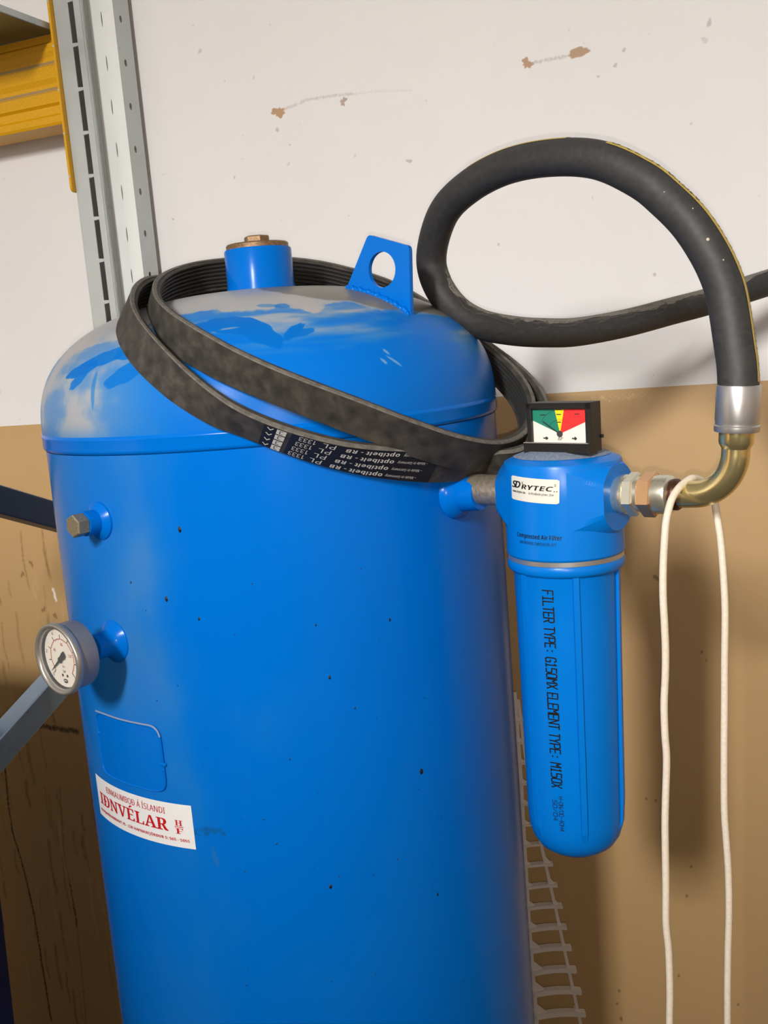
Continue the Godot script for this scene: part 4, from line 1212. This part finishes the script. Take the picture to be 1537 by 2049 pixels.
	var print_down := func(s: String, az: float, y0: float, adv: float, high: float, pen: float, rad: float) -> MB:
		var lines := []
		var at := 0.0
		for i in s.length():
			if glyph.has(s[i]):
				for g in glyph[s[i]]:
					lines.append([Vector2(at + g[0] * adv * 0.76, g[1] * high), Vector2(at + g[2] * adv * 0.76, g[3] * high)])
			at += adv * (0.66 if s[i] == " " else 1.0)
		return strokes(lines, pen, func(p: Vector2) -> Array:
			var y: float = y0 - p.x
			var r := rad + (0.0482 - 0.0462) * clampf((y + 0.24) / 0.17, -0.4, 1.0)
			var a := deg_to_rad(az) - p.y / r
			return [Vector3(cos(a) * r, y, sin(a) * r), Vector3(cos(a), 0, sin(a))])
	put("lettering", print_down.call("FILTER TYPE: G150MX ELEMENT TYPE: M150X", 86.0, -0.0795, 0.00506, 0.0098, 0.0012, 0.0466), ink, bowl)
	put("lettering", print_down.call("50/04", 86.0, -0.280, 0.0042, 0.0042, 0.0006, 0.0466), mat(Color(0.0, 0.12, 0.28), 0.5), bowl)
	put("lettering", print_down.call("H-0N/00-40H4", 78.5, -0.2755, 0.0029, 0.0040, 0.0006, 0.0466), mat(Color(0.0, 0.16, 0.36), 0.5), bowl)
	put("lettering", lettering("Compressed Air Filter", sans_bold, 0.0455, 0.0058, on_cylinder(Vector3.ZERO, 0.0541, 86.3, -0.0305, deg_to_rad(-1.5))), ink, head)
	put("lettering", lettering("MAX WORKING TEMPERATURE 60°C", sans, 0.037, 0.003, on_cylinder(Vector3.ZERO, 0.0541, 86.8, -0.0362, deg_to_rad(-1.5))), mat(Color(0.0, 0.10, 0.2), 0.5), head)
	# maker's sticker
	var turn := deg_to_rad(-3.0)
	var st := put("maker_sticker", sheet(0.0505, 0.0215, 24, 8, on_cylinder(Vector3.ZERO, 0.0539, 89.5, 0.0115, turn), 0.0012), mat(Color(0.84, 0.84, 0.80), 0.4), head)
	st.set_meta("label", "white maker's sticker with black lettering")
	var s2 := on_cylinder(Vector3.ZERO, 0.0543, 89.5, 0.0115, turn)
	var sh := func(x: float, y: float, lean: float) -> Callable: return func(p: Vector2) -> Array: return s2.call(p + Vector2(x + p.y * lean, y))
	put("lettering", lettering("S", sans_bold, 0.0052, 0.0062, sh.call(-0.0205, 0.0036, 0.35)), ink, st)
	put("lettering", lettering("D", sans_bold, 0.0062, 0.0062, sh.call(-0.0155, 0.0036, 0.35)), ink, st)
	put("lettering", lettering("RYTEC", sans_bold, 0.030, 0.0042, sh.call(0.0045, 0.0024, 0.35)), ink, st)
	for y in [0.0062, 0.0050]:
		put("rule", strokes([[Vector2(-0.0105, y), Vector2(0.0222, y)]], 0.0006, s2), ink, st)
	for x in [0.0208, 0.0230]:
		put("dot", strokes([[Vector2(x, 0.0003), Vector2(x + 0.0004, 0.0003)]], 0.0008, s2), ink, st)
	put("lettering", lettering("www.drytec.be", sans_bold, 0.0165, 0.0028, sh.call(-0.0148, -0.0030, 0.0)), ink, st)
	put("lettering", lettering("info@drytec.be", sans, 0.0235, 0.0028, sh.call(0.0088, -0.0030, 0.0)), ink, st)
	indicator(t)


func indicator(t: Node3D) -> void:
	# differential pressure indicator on top of the head
	var x0 := -0.0225
	var x1 := 0.0405
	var y0 := 0.0405
	var y1 := 0.0845
	var zf := 0.0205
	var xm := (x0 + x1) / 2.0
	var wide := x1 - x0
	var mb := MB.new()
	mb.box(Vector3(xm, (y0 + y1) / 2.0, 0.008), Vector3(wide, y1 - y0, 0.019), 0.0012)
	# frame round the window, in front of the body
	mb.box(Vector3(xm, y1 - 0.0028, 0.0192), Vector3(wide, 0.0056, 0.0045), 0.0009)
	mb.box(Vector3(x0 + 0.0024, (y0 + y1) / 2.0, 0.0192), Vector3(0.0048, y1 - y0, 0.0045), 0.0009)
	mb.box(Vector3(x1 - 0.0019, (y0 + y1) / 2.0, 0.0192), Vector3(0.0038, y1 - y0, 0.0045), 0.0009)
	mb.box(Vector3(xm - 0.0016, y0 + 0.004, 0.0160), Vector3(wide + 0.003, 0.0095, 0.0155), 0.001)
	mb.box(Vector3(x1 + 0.0008, y0 + 0.013, -0.0005), Vector3(0.0022, 0.003, 0.003), 0.0006)
	var h := put("indicator_housing", mb, speckle(mat(Color.WHITE, 0.42), 30.0, Color(0.045, 0.045, 0.05), Color(0.10, 0.10, 0.105), 66), t)
	h.set_meta("label", "black indicator box with green, yellow and red window")
	put("dust_line", MB.new().box(Vector3(xm - 0.0016, y0 + 0.0089, 0.0222), Vector3(wide + 0.0024, 0.0006, 0.0030), 0.0), mat(Color(0.55, 0.54, 0.52), 0.9), h)
	var dl := x0 + 0.0046
	var dr := x1 - 0.0036
	var db := y0 + 0.0085
	var dt := y1 - 0.0054
	var z := 0.0178
	var fl := func(poly: Array, dz: float) -> MB:
		var q := MB.new()
		var idx := Geometry2D.triangulate_polygon(PackedVector2Array(poly))
		for i in range(0, idx.size(), 3):
			q.flat(Vector3(poly[idx[i]].x, poly[idx[i]].y, z + dz), Vector3(poly[idx[i + 1]].x, poly[idx[i + 1]].y, z + dz), Vector3(poly[idx[i + 2]].x, poly[idx[i + 2]].y, z + dz), Vector3.BACK)
		return q
	put("dial", fl.call([Vector2(dl, db), Vector2(dr, db), Vector2(dr, dt), Vector2(dl, dt)], 0.0), mat(Color(0.88, 0.85, 0.82), 0.5), h)
	var w := dr - dl
	var hh := dt - db
	var c := Vector2(dl + w * 0.505, db + hh * 0.27)
	put("green_zone", fl.call([c, Vector2(dl + w * 0.42, dt), Vector2(dl, dt), Vector2(dl, db + hh * 0.66)], 0.0002), mat(Color(0.08, 0.47, 0.38), 0.5), h)
	put("yellow_zone", fl.call([c, Vector2(dl + w * 0.595, dt), Vector2(dl + w * 0.42, dt)], 0.0002), mat(Color(0.95, 0.83, 0.08), 0.5), h)
	put("red_zone", fl.call([c, Vector2(dr, db + hh * 0.64), Vector2(dr, dt), Vector2(dl + w * 0.595, dt)], 0.0002), mat(Color(0.93, 0.17, 0.17), 0.5), h)
	var lay := on_plane(Transform3D(Basis(), Vector3(c.x, c.y, z + 0.0005)))
	var arcs := []
	for r in [0.0125, 0.0215]:
		var l := []
		for k in 21:
			var a := deg_to_rad(150.0 - 120.0 * k / 20.0)
			if r * sin(a) < dt - c.y - 0.0004 and absf(r * cos(a)) < w * 0.48:
				l.append(Vector2(cos(a), sin(a)) * r)
		arcs.append(l)
	for l in arcs:
		put("scale_arc", strokes([l], 0.0002, lay), mat(Color(0.12, 0.14, 0.13), 0.6), h)
	for l in [[-0.0026, 0.0172, 0.0016], [-0.0022, 0.0104, 0.0014], [-0.0032, 0.0216, 0.0022], [0.0155, 0.0175, 0.0200], [-0.0195, 0.0168, -0.0145]]:
		put("scale_word", strokes([[Vector2(l[0], l[1]), Vector2(l[2], l[1])]], 0.0008, lay), mat(Color(0.14, 0.14, 0.08), 0.6), h)
	for x in [-0.0152, 0.0140]:
		put("flow_arrow", strokes([[Vector2(x - 0.0016, -0.0040), Vector2(x + 0.0016, -0.0040)], [Vector2(x + 0.0010, -0.0050), Vector2(x + 0.0024, -0.0040)], [Vector2(x + 0.0010, -0.0030), Vector2(x + 0.0024, -0.0040)]], 0.0012, lay), mat(Color(0.22, 0.2, 0.2), 0.6), h)
	put("lettering", lettering("ΔP", sans, 0.0050, 0.0028, func(p: Vector2) -> Array: return lay.call(p + Vector2(0.0003, -0.0042))), mat(Color(0.3, 0.29, 0.28), 0.6), h)
	put("needle", strokes([[Vector2.ZERO, Vector2(-0.0165, 0.0108)]], 0.0011, on_plane(Transform3D(Basis(), Vector3(c.x, c.y, z + 0.0010)))), mat(Color(0.16, 0.17, 0.17), 0.5), h)
	put("needle_hub", MB.new().lathe([Vector2(0.0029, 0.0), Vector2(0.0026, 0.0010), Vector2(0.0, 0.0011)], 20, Transform3D(along(Vector3.BACK), Vector3(c.x, c.y, z + 0.0006))), mat(Color(0.22, 0.22, 0.22), 0.5), h)


# ------------------------------------------------------------------ fittings and hose
func pipe_point(s: float, y := 0.0) -> Vector3:
	return Vector3(TX, 1.302 + (s - 0.25) * 0.022 + y, TZ) + dir_az(AZ_PIPE) * s


func hose() -> void:
	var axis := (pipe_point(0.5) - pipe_point(0.4)).normalized()
	var lb := along(axis)
	var a := thing("pipe_adapter", "short silver hex pipe adapter screwed into the filter's outlet", "pipe fitting", pipe_point(0.433), lb)
	var flat := Basis(Vector3.RIGHT, -PI / 2.0)
	put("thread_collar", MB.new().lathe([Vector2(0.0160, -0.010), Vector2(0.0165, -0.002), Vector2(0.0175, 0.0005), Vector2(0.0175, 0.0035), Vector2(0.0162, 0.005), Vector2(0.0, 0.005)], 40), zinc, a)
	put("hex_body", MB.new().prism(hexagon(0.0335, 0.30), 0.0105, Transform3D(flat, Vector3(0, 0.0045, 0)), 0.0015), zinc, a)
	put("neck", MB.new().lathe([Vector2(0.0155, 0.0148), Vector2(0.0150, 0.0205)], 40), zinc, a)

	var t := thing("hydraulic_hose", "thick black rubber hose looping above the filter, with yellow stripe and elbow fitting", "hose", pipe_point(0.45), Basis())
	var o := -t.position
	var hx := Transform3D(lb, pipe_point(0.4515) + o)
	var copper := brushed(mat(Color(0.88, 0.70, 0.52), 0.3, 0.9), 12.0, 0.2, 0.38, 16)
	var nut := put("union_nut", MB.new().prism(hexagon(0.0345, 0.30), 0.0135, Transform3D(lb * flat, hx.origin), 0.0015), copper, t)
	put("nut_collar", MB.new().lathe([Vector2(0.0168, 0.0128), Vector2(0.0168, 0.0235), Vector2(0.0160, 0.0255), Vector2(0.0128, 0.027), Vector2(0.0, 0.027)], 40, hx), zinc, nut)
	put("nut_ring", MB.new().lathe([Vector2(0.0128, 0.0265), Vector2(0.0135, 0.0285), Vector2(0.0135, 0.0315), Vector2(0.0118, 0.034), Vector2(0.0, 0.034)], 36, hx), mat(Color(0.32, 0.20, 0.15), 0.4, 0.6), nut)
	# elbow: along the pipe, a bend, then up and slightly outwards
	var u := dir_az(AZ_PIPE)
	var upv := (Vector3.UP + u * 0.072).normalized()
	var corner := pipe_point(0.5315) + Vector3(0, 0.0005, 0)
	var p := [pipe_point(0.482) + o]
	var rb := 0.0335
	var m0 := corner - axis * rb
	var m1 := corner + upv * rb
	for k in 17:
		var f := float(k) / 16.0
		var ang := f * PI / 2.0
		p.append(corner + (m0 - corner) * (1.0 - sin(ang)) + (m1 - corner) * (1.0 - cos(ang)) + o)
	var top := corner + upv * 0.0440
	p.append(top + o)
	put("elbow", MB.new().tube(p, 0.0113, 32), gold, t)
	var ft := Transform3D(along(upv), top + o)
	put("elbow_collar", MB.new().lathe([Vector2(0.0113, -0.006), Vector2(0.0130, -0.003), Vector2(0.0138, -0.001), Vector2(0.0138, 0.008), Vector2(0.0, 0.008)], 40, ft), gold, t)
	put("ferrule", MB.new().lathe([Vector2(0.0138, 0.0075), Vector2(0.0174, 0.0078), Vector2(0.0178, 0.0088), Vector2(0.0178, 0.0125), Vector2(0.0170, 0.0135), Vector2(0.0170, 0.0155), Vector2(0.0174, 0.0170), Vector2(0.0173, 0.0440), Vector2(0.0168, 0.0452), Vector2(0.0158, 0.0452)], 60, ft, 0.4), steel, t)
	# the hose itself; the first point sits in the ferrule
	var pts := [top + upv * 0.018]
	pts.append(top + upv * 0.038)
	for q in HOSE:
		pts.append(q)
	var path := []
	for q in catmull(pts, 10):
		path.append(q + o)
	var skin := speckle(mat(Color.WHITE, 0.6), 16.0, Color(0.14, 0.14, 0.145), Color(0.225, 0.222, 0.218), 67, 0.015)
	var hose_tube := put("hose_tube", MB.new().tube(path, 0.0160, 36), skin, t)
	# stripe on the outer side of the bend
	var view := Vector3(0.14, -0.09, 0.986)
	var yel := speckle(mat(Color.WHITE, 0.55), 30.0, Color(0.68, 0.58, 0.24), Color(0.80, 0.70, 0.34), 68)
	var around := func(i: int, ang: float, lift: float) -> Array:
		var tg: Vector3 = (path[mini(i + 1, path.size() - 1)] - path[maxi(i - 1, 0)]).normalized()
		var vv := (view - tg * view.dot(tg)).normalized()
		var out := tg.cross(vv)
		var dd := out * cos(ang) + vv * sin(ang)
		return [path[i] + dd * (0.0160 + lift), dd]
	var stripe := func(i0: int, i1: int, a0: float, a1: float) -> MB:
		var mb := MB.new()
		for i in range(i0, i1):
			for k in 6:
				var x0 := deg_to_rad(lerpf(a0, a1, k / 6.0))
				var x1 := deg_to_rad(lerpf(a0, a1, (k + 1) / 6.0))
				var q0: Array = around.call(i, x0, 0.0003)
				var q1: Array = around.call(i, x1, 0.0003)
				var q2: Array = around.call(i + 1, x1, 0.0003)
				var q3: Array = around.call(i + 1, x0, 0.0003)
				mb.quad(q0[0], q1[0], q2[0], q3[0], q0[1], q1[1], q2[1], q3[1])
		return mb
	put("stripe", stripe.call(14, 99, -6.0, 31.0), yel, hose_tube)
	put("stripe", stripe.call(107, 128, -8.0, 24.0), yel, hose_tube)
	# print on the stripe: reads along the hose, head towards the room
	var arc := [0.0]
	for i in range(1, path.size()):
		arc.append(arc[i - 1] + path[i].distance_to(path[i - 1]))
	var lay_hose := func(s0: float, ac: float) -> Callable:
		return func(q: Vector2) -> Array:
			var s: float = s0 + q.x
			var i := 0
			while i < arc.size() - 2 and arc[i + 1] < s:
				i += 1
			var f: float = (s - arc[i]) / (arc[i + 1] - arc[i])
			var r0: Array = around.call(i, deg_to_rad(ac) + q.y / 0.0160, 0.0006)
			var r1: Array = around.call(i + 1, deg_to_rad(ac) + q.y / 0.0160, 0.0006)
			return [r0[0].lerp(r1[0], f), r0[1].lerp(r1[1], f).normalized()]
	var pm := mat(Color(0.13, 0.11, 0.05), 0.6)
	put("lettering", lettering("MGVA 1C 22/P", sans, 0.085, 0.0056, lay_hose.call(arc[88], 12.0)), pm, hose_tube)
	var rng := RandomNumberGenerator.new()
	rng.seed = 91
	var ticks := []
	var s := 0.0
	while s < arc[76] - arc[16]:
		ticks.append([Vector2(s, rng.randf_range(-0.001, 0.0005)), Vector2(s + rng.randf_range(0.001, 0.003), rng.randf_range(0.0, 0.002))])
		s += rng.randf_range(0.004, 0.008)
	put("print_marks", strokes(ticks, 0.0011, lay_hose.call(arc[16], 10.0)), pm, hose_tube)
	# dust settled on top of the lower strand
	for lay2 in 2:
		var wob := FastNoiseLite.new()
		wob.seed = 5 + lay2
		wob.frequency = 0.13
		var dm := MB.new()
		for i in range(138, 258):
			var half := func(j: int) -> float:
				var fade := smoothstep(138.0, 160.0, j) * (1.0 - smoothstep(246.0, 258.0, j))
				return deg_to_rad((62.0 if lay2 == 0 else 44.0) * (1.0 + 0.7 * wob.get_noise_1d(j * 1.0))) * fade
			var cell := func(j: int, f: float) -> Array:
				var tg: Vector3 = (path[mini(j + 1, path.size() - 1)] - path[j - 1]).normalized()
				var upw := (Vector3.UP - tg * tg.y).normalized()
				var sd := tg.cross(upw)
				var ha: float = half.call(j) * f
				var dd := upw * cos(ha) + sd * sin(ha)
				return [path[j] + dd * (0.01615 + 0.0001 * lay2), dd]
			for k in 6:
				var f0 := -1.0 + k / 3.0
				var q0: Array = cell.call(i, f0)
				var q1: Array = cell.call(i, f0 + 1.0 / 3.0)
				var q2: Array = cell.call(i + 1, f0 + 1.0 / 3.0)
				var q3: Array = cell.call(i + 1, f0)
				dm.quad(q0[0], q1[0], q2[0], q3[0], q0[1], q1[1], q2[1], q3[1])
		put("dust_film", dm, speckle(mat(Color.WHITE, 0.9), 30.0, Color(0.22, 0.215, 0.205) if lay2 == 0 else Color(0.34, 0.33, 0.31), Color(0.34, 0.33, 0.31) if lay2 == 0 else Color(0.56, 0.54, 0.50), 80 + lay2, 0.03), hose_tube)
	# pale specks of dried paint
	for q in [[62, 78.0, 0.0013], [71, 60.0, 0.0006], [54, 68.0, 0.0007], [80, 82.0, 0.0006]]:
		var r: Array = around.call(q[0], deg_to_rad(q[1]), 0.0)
		put("paint_spot", MB.new().lathe([Vector2(q[2], 0.0), Vector2(q[2] * 0.6, 0.0004), Vector2(0.0, 0.0005)], 10, Transform3D(along(r[1]), r[0])), mat(Color(0.72, 0.70, 0.62), 0.7), hose_tube)


# ------------------------------------------------------------------ small things
func cord() -> void:
	var t := thing("white_cord", "thin white cord slung over the brass-coloured elbow, both ends hanging down", "cord", CORD[24])
	var p := []
	for q in catmull(CORD, 6):
		p.append(q - t.position)
	put("cord_sheath", MB.new().tube(p, 0.00315, 14), speckle(mat(Color.WHITE, 0.5), 20.0, Color(0.83, 0.78, 0.70), Color(0.90, 0.86, 0.79), 72), t)


func grid() -> void:
	var t := thing("plastic_grid", "off-white plastic grid strip with short rungs standing behind the tank, lower right", "plastic grid", GRID_RIGHT[6])
	var m := mat(Color(0.80, 0.76, 0.72), 0.5)
	var o := -t.position
	var face := Vector3(sin(deg_to_rad(23.0)), 0, cos(deg_to_rad(23.0)))
	var rail := func(pts: Array, wide: float) -> MB:
		var q := []
		for a in catmull(pts, 4):
			q.append(a + o)
		var mb := MB.new()
		for i in q.size() - 1:
			var d: Vector3 = (q[i + 1] - q[i]).normalized()
			var sd := d.cross(face).normalized() * wide / 2.0
			var f := face * 0.002
			mb.quadf(q[i] - sd + f, q[i] + sd + f, q[i + 1] + sd + f, q[i + 1] - sd + f, face)
			mb.quadf(q[i] - sd - f, q[i] + sd - f, q[i + 1] + sd - f, q[i + 1] - sd - f, -face)
			mb.quadf(q[i] - sd - f, q[i] - sd + f, q[i + 1] - sd + f, q[i + 1] - sd - f, -sd)
			mb.quadf(q[i] + sd - f, q[i] + sd + f, q[i + 1] + sd + f, q[i + 1] + sd - f, sd)
		return mb
	put("rail", rail.call(GRID_RIGHT, 0.0046), m, t)
	put("rail", rail.call(GRID_LEFT, 0.0062), m, t)
	for i in RUNG_TIP.size():
		var a: Vector3 = RUNG_ROOT[i]
		var b: Vector3 = RUNG_TIP[i]
		var high := 0.0012 + 0.0026 * clampf((i - 5) / 8.0, 0.0, 1.0)
		var mb := MB.new()
		var cnt := 8
		var bow := 0.0035 * clampf((i - 5) / 8.0, 0.0, 1.0)
		for k in cnt:
			var c := []
			for e in 2:
				var f := float(k + e) / cnt
				c.append(a.lerp(b, f) + Vector3(0, bow * sin(f * PI), 0) + o)
			var up := Vector3(0, high, 0)
			var z := face * 0.005
			mb.quadf(c[0] - up + z, c[1] - up + z, c[1] + up + z, c[0] + up + z, face)
			mb.quadf(c[0] - up - z, c[1] - up - z, c[1] + up - z, c[0] + up - z, -face)
			mb.quadf(c[0] + up - z, c[1] + up - z, c[1] + up + z, c[0] + up + z, Vector3.UP)
			mb.quadf(c[0] - up - z, c[1] - up - z, c[1] - up + z, c[0] - up + z, Vector3.DOWN)
		# gussets where the rung meets the rails
		var ex := (b - a).normalized()
		var z2 := face * 0.0018
		var root := a + o
		var g := 0.010 + 0.010 * clampf((i - 8) / 5.0, 0.0, 1.0)
		for s in [1.0, -1.0]:
			mb.flat(root + z2 * s - ex * 0.001 - Vector3(0, 0.004, 0), root + z2 * s + ex * g * 1.15, root + z2 * s - ex * 0.003 + Vector3(0, g * 1.2, 0), face * s)
		var q := a.lerp(b, 0.83) + o
		for s in [1.0, -1.0]:
			mb.flat(q + z2 * s - ex * 0.002, q + z2 * s + ex * 0.0055, q + z2 * s - ex * 0.004 + Vector3(0, 0.013, 0), face * s)
		put("rung", mb, m, t)


func container() -> void:
	var t := thing("navy_container", "dark navy blue painted steel container at the lower left edge, mostly out of frame", "container", Vector3(-1.491, 0, 0.64))
	var navy := speckle(mat(Color.WHITE, 0.5), 8.0, Color(0.03, 0.06, 0.22), Color(0.06, 0.11, 0.34), 73)
	put("body", MB.new().box(Vector3(0, 0.53, 0), Vector3(0.59, 1.00, 0.56), 0.012, Basis(Vector3.BACK, deg_to_rad(-2.7)) ), navy, t)
	put("lid", MB.new().box(Vector3(0.026, 1.04, 0), Vector3(0.61, 0.03, 0.58), 0.008), navy, t)
	put("base", MB.new().box(Vector3(-0.015, 0.02, 0), Vector3(0.57, 0.04, 0.54), 0.004), navy, t)


func shade_cabinet() -> void:  # unseen block added to shade the lower tank and wall
	var t := thing("added_cabinet", "made-up dark grey steel cupboard added behind the camera to shade tank and wall", "shade_cabinet", Vector3(-0.6, 0, 2.95))
	var m := mat(Color(0.42, 0.43, 0.45), 0.6)
	put("body", MB.new().box(Vector3(0, 1.015, 0), Vector3(3.2, 1.97, 0.5), 0.006), m, t)
	for k in 4:
		var d := put("door", MB.new().box(Vector3(-1.2 + 0.8 * k, 1.0, -0.255), Vector3(0.797, 1.95, 0.02), 0.003), m, t)
		put("handle", MB.new().box(Vector3(-1.2 + 0.8 * k + 0.32, 1.0, -0.275), Vector3(0.02, 0.14, 0.02), 0.003), steel, d)
